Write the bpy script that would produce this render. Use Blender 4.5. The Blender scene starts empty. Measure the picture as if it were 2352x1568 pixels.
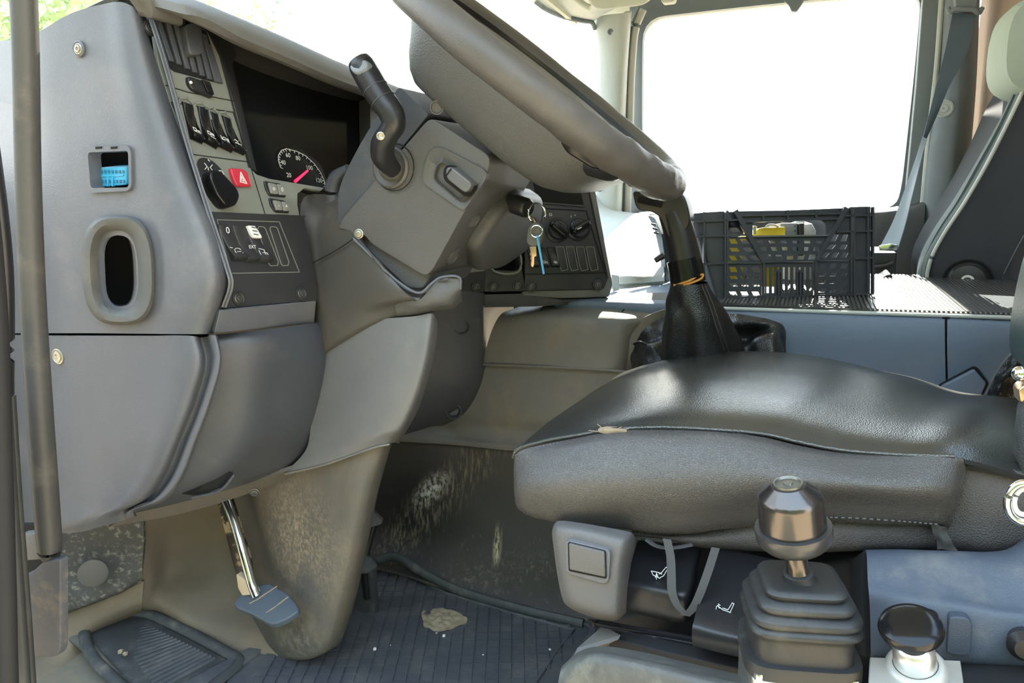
import bpy, bmesh, math, random
import numpy as np
from mathutils import Vector, Matrix
random.seed(7)
SC = bpy.context.scene
COL = SC.collection
# ------------------------------------------------------------ camera
F = 1700.0; W, H = 2352, 1568
_y, _p, _r = math.radians(22), math.radians(11.5), math.radians(1.6)
CAM = Vector((0, 0, .80))
fw = Vector((-math.sin(_y)*math.cos(_p), math.cos(_y)*math.cos(_p), -math.sin(_p)))
rt = Vector((math.cos(_y), math.sin(_y), 0)); up = rt.cross(fw)
rt, up = rt*math.cos(_r)-up*math.sin(_r), up*math.cos(_r)+rt*math.sin(_r)
cd = bpy.data.cameras.new('camera'); co = bpy.data.objects.new('camera', cd); COL.objects.link(co)
cd.sensor_width = 36; cd.lens = F/W*36; cd.clip_start = .02; cd.clip_end = 300
co.matrix_world = Matrix(((rt.x, up.x, -fw.x, CAM.x), (rt.y, up.y, -fw.y, CAM.y), (rt.z, up.z, -fw.z, CAM.z), (0, 0, 0, 1)))
SC.camera = co
# ------------------------------------------------------------ sky, sun, exposure
wd = bpy.data.worlds.new('sky'); SC.world = wd; wd.use_nodes = True
wn, wl = wd.node_tree.nodes, wd.node_tree.links
bg = wn['Background']; bg.inputs[1].default_value = 3.3
tc = wn.new('ShaderNodeTexCoord'); sx = wn.new('ShaderNodeSeparateXYZ'); cr = wn.new('ShaderNodeValToRGB')
wl.new(tc.outputs['Generated'], sx.inputs[0]); wl.new(sx.outputs[2], cr.inputs[0]); wl.new(cr.outputs[0], bg.inputs[0])
cr.color_ramp.elements[0].position = 0.0; cr.color_ramp.elements[0].color = (.96, .97, .93, 1)
cr.color_ramp.elements[1].position = .9; cr.color_ramp.elements[1].color = (.52, .74, 1.0, 1)
sl = bpy.data.lights.new('sun', 'SUN'); so = bpy.data.objects.new('sun', sl); COL.objects.link(so)
sl.energy = 20; sl.angle = math.radians(1.0); sl.color = (1, .93, .8)
so.rotation_euler = Vector((.0, -.80, -.52)).to_track_quat('-Z', 'Y').to_euler()
so.location = (0, 9, 6)
SC.view_settings.view_transform = 'Standard'; SC.view_settings.look = 'None'
SC.view_settings.exposure = 0.85; SC.view_settings.gamma = 1; SC.view_settings.use_curve_mapping = False

# ------------------------------------------------------------ pixel to point
def ray(x, y): return rt*((x-W/2)/F) - up*((y-H/2)/F) + fw
def at(x, y, Y=None, X=None, Z=None):
    d = ray(x, y)
    t = (X-CAM.x)/d.x if X is not None else (Z-CAM.z)/d.z if Z is not None else (Y-CAM.y)/d.y
    return CAM + d*t
def pts(s):                      # "x y Y, x y z.1, x y x-.7" ; a missing third value repeats the last one
    out = []; last = None
    for q in s.split(','):
        q = q.split()
        if not q: continue
        if len(q) > 2: last = q[2]
        x, y = float(q[0]), float(q[1])
        if last[0] == 'x': out.append(at(x, y, X=float(last[1:])))
        elif last[0] == 'z': out.append(at(x, y, Z=float(last[1:])))
        else: out.append(at(x, y, Y=float(last)))
    return out
def plane3(s):
    a, b, c = pts(s); n = (b-a).cross(c-a).normalized()
    if n.dot(CAM-a) < 0: n = -n
    return (a, n)
def onp(pl, x, y, lift=0.0):
    a, n = pl; d = ray(x, y); t = (a-CAM).dot(n)/d.dot(n)
    return CAM + d*t + n*lift
def onpl(pl, s, lift=0.0):
    v = [float(q) for q in s.replace(',', ' ').split()]
    return [onp(pl, v[i], v[i+1], lift) for i in range(0, len(v), 2)]

# ------------------------------------------------------------ materials
def M(name, col, rough=.5, metal=0, bump=None, dirt=None, spots=None, spec=.5, coat=0, var=.08, emit=None, alpha=None):
    m = bpy.data.materials.new(name); m.use_nodes = True
    n, l = m.node_tree.nodes, m.node_tree.links
    b = n['Principled BSDF']
    b.inputs['Roughness'].default_value = rough; b.inputs['Metallic'].default_value = metal
    b.inputs['Specular IOR Level'].default_value = spec; b.inputs['Coat Weight'].default_value = coat
    g = n.new('ShaderNodeNewGeometry')
    def noise(scale, det=4, stretch=None, ro=.6):
        t = n.new('ShaderNodeTexNoise'); t.inputs['Scale'].default_value = scale; t.inputs['Detail'].default_value = det
        t.inputs['Roughness'].default_value = ro
        if stretch:
            mp = n.new('ShaderNodeMapping'); mp.inputs['Scale'].default_value = stretch[:3]
            if len(stretch) > 3: mp.inputs['Rotation'].default_value = stretch[3:]
            l.new(g.outputs['Position'], mp.inputs[0]); l.new(mp.outputs[0], t.inputs[0])
        else: l.new(g.outputs['Position'], t.inputs[0])
        return t.outputs[0]
    def ramp(s, lo, hi):
        r = n.new('ShaderNodeMapRange'); r.inputs[1].default_value = lo; r.inputs[2].default_value = hi; r.interpolation_type = 'SMOOTHSTEP'
        l.new(s, r.inputs[0]); return r.outputs[0]
    def math_(op, a, c):
        k = n.new('ShaderNodeMath'); k.operation = op
        for i, v in ((0, a), (1, c)):
            if isinstance(v, (int, float)): k.inputs[i].default_value = v
            else: l.new(v, k.inputs[i])
        return k.outputs[0]
    def mix(f, a, c):
        x = n.new('ShaderNodeMix'); x.data_type = 'RGBA'
        if isinstance(f, (int, float)): x.inputs[0].default_value = f
        else: l.new(f, x.inputs[0])
        for i, v in ((6, a), (7, c)):
            if isinstance(v, tuple): x.inputs[i].default_value = (*v[:3], 1)
            else: l.new(v, x.inputs[i])
        return x.outputs[2]
    c = tuple(col)
    cur = mix(noise(14, 5), tuple(x*(1-var*1.6) for x in c), tuple(x*(1+var*1.6) for x in c)) if var else None
    rr = None
    if dirt:                     # (colour, scale, low, high, amount[, stretch])
        f = ramp(noise(dirt[1], 7, dirt[5] if len(dirt) > 5 else None, .7), dirt[2], dirt[3]); f = math_('MULTIPLY', f, dirt[4])
        cur = mix(f, cur if cur is not None else c, dirt[0]); rr = math_('ADD', math_('MULTIPLY', f, .35), rough)
    for sp in spots or []:       # (centre, radius, colour, amount, noise scale, low, high, stretch)
        vs = n.new('ShaderNodeVectorMath'); vs.operation = 'SUBTRACT'; l.new(g.outputs['Position'], vs.inputs[0]); vs.inputs[1].default_value = sp[0]
        src = vs.outputs[0]
        if len(sp) > 8:
            rm_ = n.new('ShaderNodeMapping'); rm_.inputs['Rotation'].default_value = (0, sp[8][0], 0); l.new(src, rm_.inputs[0])
            sm_ = n.new('ShaderNodeMapping'); sm_.inputs['Scale'].default_value = (sp[8][1], 1, sp[8][2]); l.new(rm_.outputs[0], sm_.inputs[0]); src = sm_.outputs[0]
        vm = n.new('ShaderNodeVectorMath'); vm.operation = 'LENGTH'; l.new(src, vm.inputs[0])
        f = ramp(vm.outputs['Value'], sp[1], 0)
        q = ramp(noise(sp[4], 8, sp[7] if len(sp) > 7 else None, .75), sp[5], sp[6])
        f = math_('MULTIPLY', math_('MULTIPLY', f, q), sp[3]); cur = mix(f, cur if cur is not None else c, sp[2])
    if cur is not None: l.new(cur, b.inputs['Base Color'])
    else: b.inputs['Base Color'].default_value = (*c, 1)
    if rr is not None: l.new(rr, b.inputs['Roughness'])
    if bump:                     # (scale, strength, kind)
        bp = n.new('ShaderNodeBump'); bp.inputs['Strength'].default_value = bump[1]; bp.inputs['Distance'].default_value = .001
        if len(bump) > 2:
            t = n.new('ShaderNodeTexVoronoi'); t.inputs['Scale'].default_value = bump[0]; l.new(g.outputs['Position'], t.inputs['Vector']); h = t.outputs['Distance']
            if bump[2] == 'c':
                t.feature = 'DISTANCE_TO_EDGE'; h = ramp(h, 0, .25)
        else: h = noise(bump[0], 3)
        l.new(h, bp.inputs['Height']); l.new(bp.outputs[0], b.inputs['Normal'])
    if emit: b.inputs['Emission Color'].default_value = (*emit[0], 1); b.inputs['Emission Strength'].default_value = emit[1]
    return m
def MG(name, tint, gloss):       # thin clear pane
    m = bpy.data.materials.new(name); m.use_nodes = True; n, l = m.node_tree.nodes, m.node_tree.links
    n.remove(n['Principled BSDF']); o = n['Material Output']
    t = n.new('ShaderNodeBsdfTransparent'); t.inputs[0].default_value = (*tint, 1); s = n.new('ShaderNodeBsdfGlossy'); s.inputs['Roughness'].default_value = .02
    fr = n.new('ShaderNodeFresnel'); fr.inputs[0].default_value = 1.45; x = n.new('ShaderNodeMixShader')
    k = n.new('ShaderNodeMath'); k.operation = 'MULTIPLY'; k.inputs[1].default_value = gloss
    l.new(fr.outputs[0], k.inputs[0]); l.new(k.outputs[0], x.inputs[0]); l.new(t.outputs[0], x.inputs[1]); l.new(s.outputs[0], x.inputs[2]); l.new(x.outputs[0], o.inputs[0])
    return m
SAND = (.33, .25, .15)
grain = (650, .55)
plas = M('grey_plastic', (.104, .111, .128), .40, bump=grain, dirt=((.24, .22, .19), 9, .5, .8, .35))
plas2 = M('grey_plastic_dark', (.056, .061, .072), .42, bump=grain, dirt=((.2, .17, .13), 12, .52, .85, .3))
knee = M('grey_plastic_knee', (.14, .139, .14), .32, bump=grain, dirt=(SAND, 8, .5, .85, .4))
colm = M('column_plastic', (.085, .083, .082), .38, bump=(650, .7), dirt=((.2, .15, .1), 10, .55, .85, .3))
colm2 = M('casing_plastic', (.062, .058, .053), .4, bump=(800, .3), dirt=((.2, .14, .08), 9, .5, .85, .4))
fasc = M('fascia_plastic', (.19, .20, .172), .32, bump=(1200, .2), dirt=((.13, .12, .09), 14, .5, .8, .3))
fascd = M('fascia_plastic_dark', (.028, .028, .03), .42, bump=(1200, .2), dirt=((.1, .085, .07), 14, .52, .85, .3))
blk = M('black_plastic', (.016, .016, .018), .35, bump=(1000, .15))
gloss = M('black_gloss', (.008, .008, .009), .16, spec=.32, var=0)
matt = M('black_matt', (.012, .012, .013), .8)
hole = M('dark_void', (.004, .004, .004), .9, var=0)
seal = M('door_seal', (.035, .038, .037), .55, bump=(400, .2), dirt=((.12, .11, .09), 10, .5, .8, .5))
rub = M('grey_rubber', (.085, .085, .08), .6, bump=(500, .2), dirt=((.2, .18, .14), 12, .45, .8, .5))
hoodm = M('hood_plastic', (.12, .12, .115), .55, bump=grain)
whl = M('wheel_cover', (.085, .08, .077), .36, bump=(700, .5), dirt=((.16, .13, .1), 16, .5, .8, .35))
hubm = M('hub_plastic', (.085, .085, .083), .45, bump=(420, .9))
vin = M('black_vinyl', (.028, .029, .026), .25, bump=(650, .2, 'v'), spec=1.0)
vins = M('black_vinyl_side', (.078, .074, .071), .26, bump=(480, .4, 'c'), dirt=((.12, .1, .08), 5, .45, .9, .4))
leath = M('black_leather', (.012, .012, .012), .33, bump=(450, .5, 'v'))
fab = M('worn_fabric', (.10, .09, .085), .85, bump=(700, .9, 'v'), dirt=((.2, .17, .13), 9, .45, .8, .4))
blu = M('blue_grey_panel', (.125, .17, .235), .5, bump=grain, dirt=((.22, .23, .22), 7, .5, .85, .3))
tunm = M('tunnel_plastic', (.15, .145, .135), .5, bump=grain, dirt=(SAND, 9, .45, .8, .45))
wallc = M('tan_cloth', (.36, .26, .18), .9, bump=(900, .4))
cream = M('headliner', (.62, .62, .52), .8, bump=(700, .3))
pill = M('pillar_plastic', (.52, .55, .52), .5, bump=grain)
pilld = M('pillar_plastic_grey', (.17, .2, .225), .55, bump=grain)
doorm = M('door_plastic', (.06, .065, .07), .55, bump=grain)
met = M('worn_chrome', (.75, .75, .74), .12, 1, var=0)
alu = M('aluminium', (.62, .61, .58), .38, 1, dirt=((.3, .26, .2), 25, .5, .75, .5))
alup = M('aluminium_plate', (.55, .54, .5), .5, .6, dirt=((.35, .3, .22), 14, .45, .8, .6))
scr = M('screw_metal', (.42, .39, .32), .4, .7)
brass = M('key_metal', (.5, .36, .25), .3, 1, var=0)
white = M('white_print', (.75, .75, .72), .6, var=0)
cyan = M('blue_connector', (.06, .42, .66), .4, var=.05)
strapb = M('blue_strap', (.10, .48, .80), .5, var=0)
yel = M('yellow_case', (.75, .55, .03), .4)
red = M('red_button', (.50, .03, .05), .3, var=0)
ndl = M('needle_red', (.9, .03, .10), .4, var=0, emit=((1, .02, .1), .9))
lens = M('cluster_lens', (.008, .009, .010), .1, spec=.22, var=0)
band = M('orange_band', (.62, .27, .05), .6, var=0)
matr = M('mat_rubber', (.07, .076, .088), .6, bump=(300, .5), dirt=((.2, .19, .17), 12, .42, .8, .65))
matd = M('footrest_rubber', (.055, .060, .062), .6, bump=(300, .5), dirt=((.22, .2, .16), 18, .48, .75, .6))
sandm = M('dried_mud', (.33, .27, .18), .95, bump=(150, 1), dirt=((.12, .11, .1), 40, .5, .7, .6))
stone = M('pebble_stone', (.75, .73, .68), .7)
def spot(x, y, Y, *a): return (tuple(at(x, y, Y)), *a)
ped = M('pedestal_plastic', (.095, .09, .08), .55, bump=grain, dirt=(SAND, 5, .4, .8, .4, (1, 1, .6)), spots=[
    spot(690, 1240, .97, .16, (.46, .37, .25), .6, 150, .42, .66, (1, 1, .8)), spot(690, 1460, .97, .13, (.36, .31, .23), .6, 60, .4, .7), spot(715, 1340, .96, .06, (.065, .07, .085), .8, 12, .3, .55)])
fwall = M('firewall_lining', (.165, .138, .10), .8, bump=(300, .6), dirt=((.27, .21, .14), 5, .4, .75, .6), spots=[spot(500, 1340, 1.02, .05, (.5, .42, .27), .8, 70, .45, .6)])
spk = M('speckled_black', (.055, .055, .052), .7, bump=(300, .5), dirt=((.36, .34, .27), 70, .5, .72, .65, (1, 1.4, 1.4)))
black_wall = M('scuffed_lining', (.055, .049, .043), .6, bump=(300, .4), dirt=((.085, .078, .066), 12, .45, .8, .5), spots=[
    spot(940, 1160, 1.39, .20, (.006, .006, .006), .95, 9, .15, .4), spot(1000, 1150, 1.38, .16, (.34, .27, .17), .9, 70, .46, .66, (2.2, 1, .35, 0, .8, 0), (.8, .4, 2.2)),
    spot(985, 1128, 1.38, .055, (.66, .64, .58), 1, 110, .44, .58, (1, 1, .7), (.8, .6, 1.5)), spot(1130, 1340, 1.33, .30, (.28, .27, .23), .75, 100, .56, .74, (1.4, 1, .5, 0, .6, 0), (.2, .6, 1.6)),
    spot(1140, 1255, 1.36, .05, (.66, .54, .36), 1, 110, .44, .56, (2.5, 1, .3), (0, 3.4, .75)), spot(900, 1265, 1.38, .11, (.26, .2, .13), .7, 60, .46, .7, (1, 1, 1), (.3, 1, 2)), spot(1050, 1350, 1.31, .2, (.28, .22, .15), .75, 70, .48, .7, (1, 1, 1), (.35, .5, 3.4))])
leafd = M('leaf_dark', (.10, .15, .05), .6, var=.2)
leafm = M('leaf', (.40, .50, .27), .6, var=.2)
groundm = M('sandy_ground', (.52, .40, .25), .95, var=.15)
pane = MG('window_glass', (.97, .985, .98), .6)
barm = M('bar_rubber', (.062, .06, .056), .5, bump=(600, .25), dirt=((.28, .24, .17), 10, .5, .8, .4))
crm = M('crate_plastic', (.042, .047, .058), .42, bump=(400, .15), dirt=((.13, .13, .12), 18, .5, .8, .35))
bell = M('bellows_rubber', (.021, .0215, .0215), .5, bump=(500, .2), dirt=((.13, .12, .1), 15, .5, .8, .4))
knobm = M('smoked_metal', (.10, .09, .085), .22, .85, var=0)
seam_m = M('thread', (.13, .13, .135), .8, var=0)
foamm = M('torn_foam', (.30, .23, .15), .95)
elas = M('elastic_webbing', (.075, .07, .065), .85, bump=(900, .6))
belt = M('belt_webbing', (.075, .105, .14), .6, bump=(800, .4))
seatg = M('passenger_fabric', (.042, .048, .058), .85, bump=(900, .5))
seatgl = M('passenger_bolster', (.12, .15, .15), .8, bump=(900, .5))
headm = M('headrest_fabric', (.34, .40, .33), .85, bump=(900, .5))
bsw = M('button_grey', (.20, .20, .18), .45)
graybx = M('grey_box', (.22, .25, .28), .5)
scrd = M('screw_dark', (.12, .12, .11), .4, .6)
papr = M('paper', (.72, .70, .66), .8)

# ------------------------------------------------------------ mesh helpers
def BM(): return bmesh.new()
def crom(P, n, closed=False):
    P = [Vector(p) for p in P]; m = len(P); out = []
    if m == 2: return [P[0].lerp(P[1], i/(n-1)) for i in range(n)]
    segs = m if closed else m-1
    for i in range(n):
        t = i/(n if closed else n-1)*segs; k = min(int(t), segs-1); t -= k
        g = (lambda j: P[j % m]) if closed else (lambda j: P[max(0, min(m-1, j))])
        a, b, c, d = g(k-1), g(k), g(k+1), g(k+2)
        if not closed:
            if k == 0: a = b*2-c
            if k == m-2: d = c*2-b
        # centripetal-like damping of overshoot
        l0, l1, l2 = (b-a).length+1e-9, (c-b).length+1e-9, (d-c).length+1e-9
        m1 = ((b-a)/l0*l1*.5 + (c-b)*.5) if l0 > 0 else (c-b); m2 = ((c-b)*.5 + (d-c)/l2*l1*.5)
        t2, t3 = t*t, t*t*t
        out.append(b*(2*t3-3*t2+1) + m1*(t3-2*t2+t) + c*(-2*t3+3*t2) + m2*(t3-t2))
    return out
def quads(bm, L, cu=False, cv=False):
    V = [[bm.verts.new(p) for p in r] for r in L]; nv, nu = len(V), len(V[0]); fs = []
    for j in range(nv if cv else nv-1):
        for i in range(nu if cu else nu-1):
            q = [V[j][i], V[j][(i+1) % nu], V[(j+1) % nv][(i+1) % nu], V[(j+1) % nv][i]]
            try: fs.append(bm.faces.new(q))
            except ValueError: pass
    return V, fs
def grid(rows, nu=24, nv=24, th=.004, bm=None, noise=None):
    bm = bm or BM()
    A = [crom(r, nu) for r in rows]; L = [[None]*nu for _ in range(nv)]
    for i in range(nu):
        for j, p in enumerate(crom([a[i] for a in A], nv)): L[j][i] = p
    # normals
    N = [[None]*nu for _ in range(nv)]; s = 0
    for j in range(nv):
        for i in range(nu):
            du = L[j][min(i+1, nu-1)]-L[j][max(i-1, 0)]; dv = L[min(j+1, nv-1)][i]-L[max(j-1, 0)][i]
            n = du.cross(dv); n = n.normalized() if n.length > 1e-12 else Vector((0, 0, 0)); N[j][i] = n; s += n.dot((CAM-L[j][i]).normalized())
    sg = 1 if s > 0 else -1
    if noise:
        from mathutils import noise as mn
        for j in range(nv):
            for i in range(nu): L[j][i] = L[j][i] + N[j][i]*sg*mn.noise(L[j][i]*noise[0])*noise[1]
    B = [[L[j][i]-N[j][i]*sg*th for i in range(nu)] for j in range(nv)]
    V, _ = quads(bm, L); Wt, _ = quads(bm, B)
    ring = [(0, i) for i in range(nu)]+[(j, nu-1) for j in range(1, nv)]+[(nv-1, i) for i in range(nu-2, -1, -1)]+[(j, 0) for j in range(nv-2, 0, -1)]
    for k in range(len(ring)):
        a, b = ring[k], ring[(k+1) % len(ring)]
        try: bm.faces.new([V[a[0]][a[1]], V[b[0]][b[1]], Wt[b[0]][b[1]], Wt[a[0]][a[1]]])
        except ValueError: pass
    return bm
def frame_of(t, ref=None):
    t = t.normalized(); ref = ref or Vector((0, 0, 1))
    if abs(t.dot(ref)) > .97: ref = Vector((1, 0, 0))
    a = t.cross(ref).normalized(); return a, t.cross(a).normalized()
def tube(P, R, seg=16, n=None, bm=None, flat=None, ref=None, closed=False):
    bm = bm or BM(); P = [Vector(p) for p in P]
    R = list(R) if isinstance(R, (list, tuple)) else [R]*len(P)
    if n:
        m = len(P); Q = crom(P, n, closed); rr = []
        for i in range(n):
            t = i/(n if closed else n-1)*(m if closed else m-1); k = min(int(t), len(R)-1); rr.append(R[k]+(R[(k+1) % len(R) if closed else min(k+1, len(R)-1)]-R[k])*(t-k))
        P, R = Q, rr
    L = []; m = len(P)
    for i in range(m):
        t = P[(i+1) % m]-P[(i-1) % m] if closed else P[min(i+1, m-1)]-P[max(i-1, 0)]
        a, b = frame_of(t, ref); fl = flat or (1, 1)
        L.append([P[i]+a*(R[i]*fl[0]*math.cos(k/seg*2*math.pi))+b*(R[i]*fl[1]*math.sin(k/seg*2*math.pi)) for k in range(seg)])
    V, _ = quads(bm, L, cu=True, cv=closed)
    if not closed:
        for r in (V[0], V[-1]):
            try: bm.faces.new(r)
            except ValueError: pass
    return bm
def lathe(o, ax, prof, seg=32, bm=None, sq=None, ref=None):   # prof: (radius, height along ax); sq: (scale a, scale b, power)
    bm = bm or BM(); o = Vector(o); a, b = frame_of(Vector(ax), ref); ax = Vector(ax).normalized(); L = []
    for r, h in prof:
        row = []
        for k in range(seg):
            c, s = math.cos(k/seg*2*math.pi), math.sin(k/seg*2*math.pi)
            if sq: c, s = math.copysign(abs(c)**(2/sq[2]), c)*sq[0], math.copysign(abs(s)**(2/sq[2]), s)*sq[1]
            row.append(o+ax*h+a*(r*c)+b*(r*s))
        L.append(row)
    V, _ = quads(bm, L, cu=True)
    for r in (V[0], V[-1]):
        try: bm.faces.new(r)
        except ValueError: pass
    return bm
def rnd(P, r, n=4, closed=True):
    out = []; m = len(P)
    for i, p in enumerate(P):
        a, b = P[(i-1) % m], P[(i+1) % m]; ra = r[i] if isinstance(r, (list, tuple)) else r
        if ra <= 0: out.append(p); continue
        d1, d2 = min(ra, (a-p).length*.48), min(ra, (b-p).length*.48); s, e = p+(a-p).normalized()*d1, p+(b-p).normalized()*d2
        for k in range(n+1):
            t = k/n; out.append(s*(1-t)**2+p*(2*t*(1-t))+e*t*t)
    return out
def slab(P, back, bev=0, seg=3, bm=None, both=False, prof=.5):
    b2 = BM(); P = [Vector(p) for p in P]; back = Vector(back)
    A = [b2.verts.new(p) for p in P]; B = [b2.verts.new(p+back) for p in P]; n = len(P)
    b2.faces.new(A); b2.faces.new(B[::-1])
    for i in range(n): b2.faces.new([A[(i+1) % n], A[i], B[i], B[(i+1) % n]])
    bmesh.ops.recalc_face_normals(b2, faces=b2.faces)
    if bev:
        es = [e for e in b2.edges if (e.verts[0] in A and e.verts[1] in A) or (both and e.verts[0] in B and e.verts[1] in B)]
        bmesh.ops.bevel(b2, geom=es, offset=bev, segments=seg, affect='EDGES', profile=prof, clamp_overlap=True)
    if bm is None: return b2
    return join(bm, b2)
def join(bm, b2):
    me = bpy.data.meshes.new('t'); b2.to_mesh(me); b2.free(); bm.from_mesh(me); bpy.data.meshes.remove(me); return bm
def nrm(P):
    n = Vector((0, 0, 0)); c = sum(P, Vector((0, 0, 0)))/len(P)
    for i in range(len(P)): n += (P[i]-c).cross(P[(i+1) % len(P)]-c)
    n.normalize(); return n if n.dot(CAM-c) > 0 else -n
def plate(P, th, bev=0, seg=3, bm=None, r=0, n=4, lift=0):    # slab whose front faces the viewer's side of its own plane
    P = [Vector(p) for p in P]; nn = nrm(P)
    if r: P = rnd(P, r, n)
    return slab([p+nn*lift for p in P], -nn*th, bev, seg, bm)
def obox(c, a, b, d, bev=0, bm=None, seg=2):                  # half-axis vectors
    a, b, d = Vector(a), Vector(b), Vector(d); c = Vector(c)
    P = [c-a-b+d, c+a-b+d, c+a+b+d, c-a+b+d]; return slab(P, -2*d, bev, seg, bm, both=True)
def ring(o, ax, R, r, seg=24, s2=8, bm=None, ref=None):
    a, b = frame_of(Vector(ax), ref); o = Vector(o)
    return tube([o+a*R*math.cos(k/seg*6.28319)+b*R*math.sin(k/seg*6.28319) for k in range(seg)], r, s2, bm=bm, closed=True)
def ribbon(P, n, w, th=.0004, bm=None):                       # thin raised lines
    bm = bm or BM()
    for a, b in zip(P[:-1], P[1:]):
        t = (b-a).normalized(); s = t.cross(n).normalized(); obox((a+b)/2, (b-a)/2+t*w*.4, s*w/2, n*th/2, bm=bm)
    return bm

# ------------------------------------------------------------ objects
def thing(name, label, cat, group=None):
    o = bpy.data.objects.new(name, None); COL.objects.link(o); o.empty_display_size = .02
    o['label'] = label; o['category'] = cat
    if group: o['group'] = group
    return o
def wpos(o):
    v = Vector((0, 0, 0))
    while o: v += o.location; o = o.parent
    return v
def part(name, bm, m, parent=None, sharp=38, label=None, smooth=True):
    bmesh.ops.remove_doubles(bm, verts=bm.verts, dist=1e-6)
    bmesh.ops.recalc_face_normals(bm, faces=bm.faces)
    for f in bm.faces: f.smooth = smooth
    if smooth:
        ca = math.radians(sharp)
        for e in bm.edges:
            if len(e.link_faces) == 2 and e.calc_face_angle(0) > ca: e.smooth = False
    lo = Vector((min(v.co[i] for v in bm.verts) for i in range(3))); hi = Vector((max(v.co[i] for v in bm.verts) for i in range(3)))
    c = (lo+hi)/2; 
    if parent is None: c.z = lo.z
    for v in bm.verts: v.co -= c
    me = bpy.data.meshes.new(name); bm.to_mesh(me); bm.free(); me.materials.append(m)
    o = bpy.data.objects.new(name, me); COL.objects.link(o)
    o.parent = parent; o.location = c-(wpos(parent) if parent else Vector((0, 0, 0)))
    if label: o['label'] = label
    return o
def single(name, bm, m, label, cat, group=None, **k):
    o = part(name, bm, m, **k); o['label'] = label; o['category'] = cat
    if group: o['group'] = group
    return o
def struct(name, bm, m, parent=None, **k):
    o = part(name, bm, m, parent, **k)
    if parent is None: o['kind'] = 'structure'
    return o
def stuff(o): o['kind'] = 'stuff'; return o
def text(s, o, xd, yd, size, m, parent, name='lettering', label=None):
    cu = bpy.data.curves.new('t', 'FONT'); cu.body = s; cu.size = 1; cu.extrude = .01; cu.align_x = 'CENTER'; cu.align_y = 'CENTER'; cu.resolution_u = 3
    ob = bpy.data.objects.new('t', cu); COL.objects.link(ob); dg = bpy.context.evaluated_depsgraph_get()
    me = bpy.data.meshes.new_from_object(ob.evaluated_get(dg)); bpy.data.objects.remove(ob); bpy.data.curves.remove(cu)
    b = BM(); b.from_mesh(me); bpy.data.meshes.remove(me)
    xd, yd = Vector(xd).normalized(), Vector(yd).normalized(); zd = xd.cross(yd)
    for v in b.verts: p = v.co.copy(); v.co = Vector(o)+xd*p.x*size+yd*p.y*size+zd*p.z*size
    return part(name, b, m, parent, label=label, smooth=False)
def cut(o, cutters):
    for bm in cutters:
        bmesh.ops.recalc_face_normals(bm, faces=bm.faces)
        me = bpy.data.meshes.new('c'); bm.to_mesh(me); bm.free(); c = bpy.data.objects.new('c', me); COL.objects.link(c)
        md = o.modifiers.new('b', 'BOOLEAN'); md.object = c; md.operation = 'DIFFERENCE'; md.solver = 'EXACT'
        dg = bpy.context.evaluated_depsgraph_get(); dg.update()
        nm = bpy.data.meshes.new_from_object(o.evaluated_get(dg)); o.modifiers.clear(); old = o.data; mt = old.materials[0]; o.data = nm; nm.name = o.name
        if not nm.materials: nm.materials.append(mt)
        bpy.data.meshes.remove(old); bpy.data.objects.remove(c); bpy.data.meshes.remove(me)
def screw(c, n, r, parent, m=scr, name='screw'):
    n = Vector(n).normalized(); b = lathe(c, n, [(r*1.5, -.001), (r*1.5, .001), (r*1.25, .0016), (r*1.1, .0004), (r, .0004), (r*.95, .0022), (r*.5, .0026), (r*.42, .001), (r*.05, .001)], 18)
    return part(name, b, m, parent)
def settle():
    for o in list(SC.objects):
        if o.type == 'EMPTY' and o.parent is None:
            lo = Vector((1e9,)*3); hi = -lo
            def rec(q):
                for c in q.children:
                    w = wpos(c)
                    if c.type == 'MESH':
                        for v in c.bound_box:
                            for i in range(3): lo[i] = min(lo[i], w[i]+v[i]); hi[i] = max(hi[i], w[i]+v[i])
                    rec(c)
            rec(o); base = Vector(((lo.x+hi.x)/2, (lo.y+hi.y)/2, lo.z)); d = base-o.location; o.location = base
            for c in o.children: c.location -= d
# ============================================================ SETTING
FZ = -.06
gz = struct('ground', obox((0, 0, -1.55), (60, 0, 0), (0, 60, 0), (0, 0, .05)), groundm)
struct('floor', obox((-.55, 1.46, FZ-.02), (1.0, 0, 0), (0, 1.0, 0), (0, 0, .02)), M('floor_metal', (.17, .16, .13), .7, dirt=(SAND, 9, .4, .75, .6)))
struct('ceiling', obox((-.18, 1.46, 1.48), (.62, 0, 0), (0, 1.0, 0), (0, 0, .015), bev=.01), cream)
struct('wall_rear', slab([Vector((.40, 2.47, -.08)), Vector((.72, .42, -.08)), Vector((.72, .42, 1.5)), Vector((.40, 2.47, 1.5))], (.03, .004, 0)), wallc)
struct('wall_front', obox((-1.45, 1.5, .40), (.012, 0, 0), (0, 1.0, 0), (0, 0, .46)), fwall)
struct('trim_21', obox((.56, .56, .68), (.16, .04, 0), (-.02, .06, 0), (0, 0, .80), .02), pilld)
struct('trim_22', obox((.32, .70, .10), (.26, 0, 0), (0, .16, 0), (0, 0, .18), .01), matt)
# windscreen: a pane leaning back, with passenger side pillar and header
wsb = [Vector((-1.06, .55, .98)), Vector((-1.0, 2.34, .62)), Vector((-.70, 2.30, 1.30)), Vector((-.80, .60, 1.45))]
struct('window_1', slab(wsb, (-.006, 0, 0)), pane)
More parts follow.
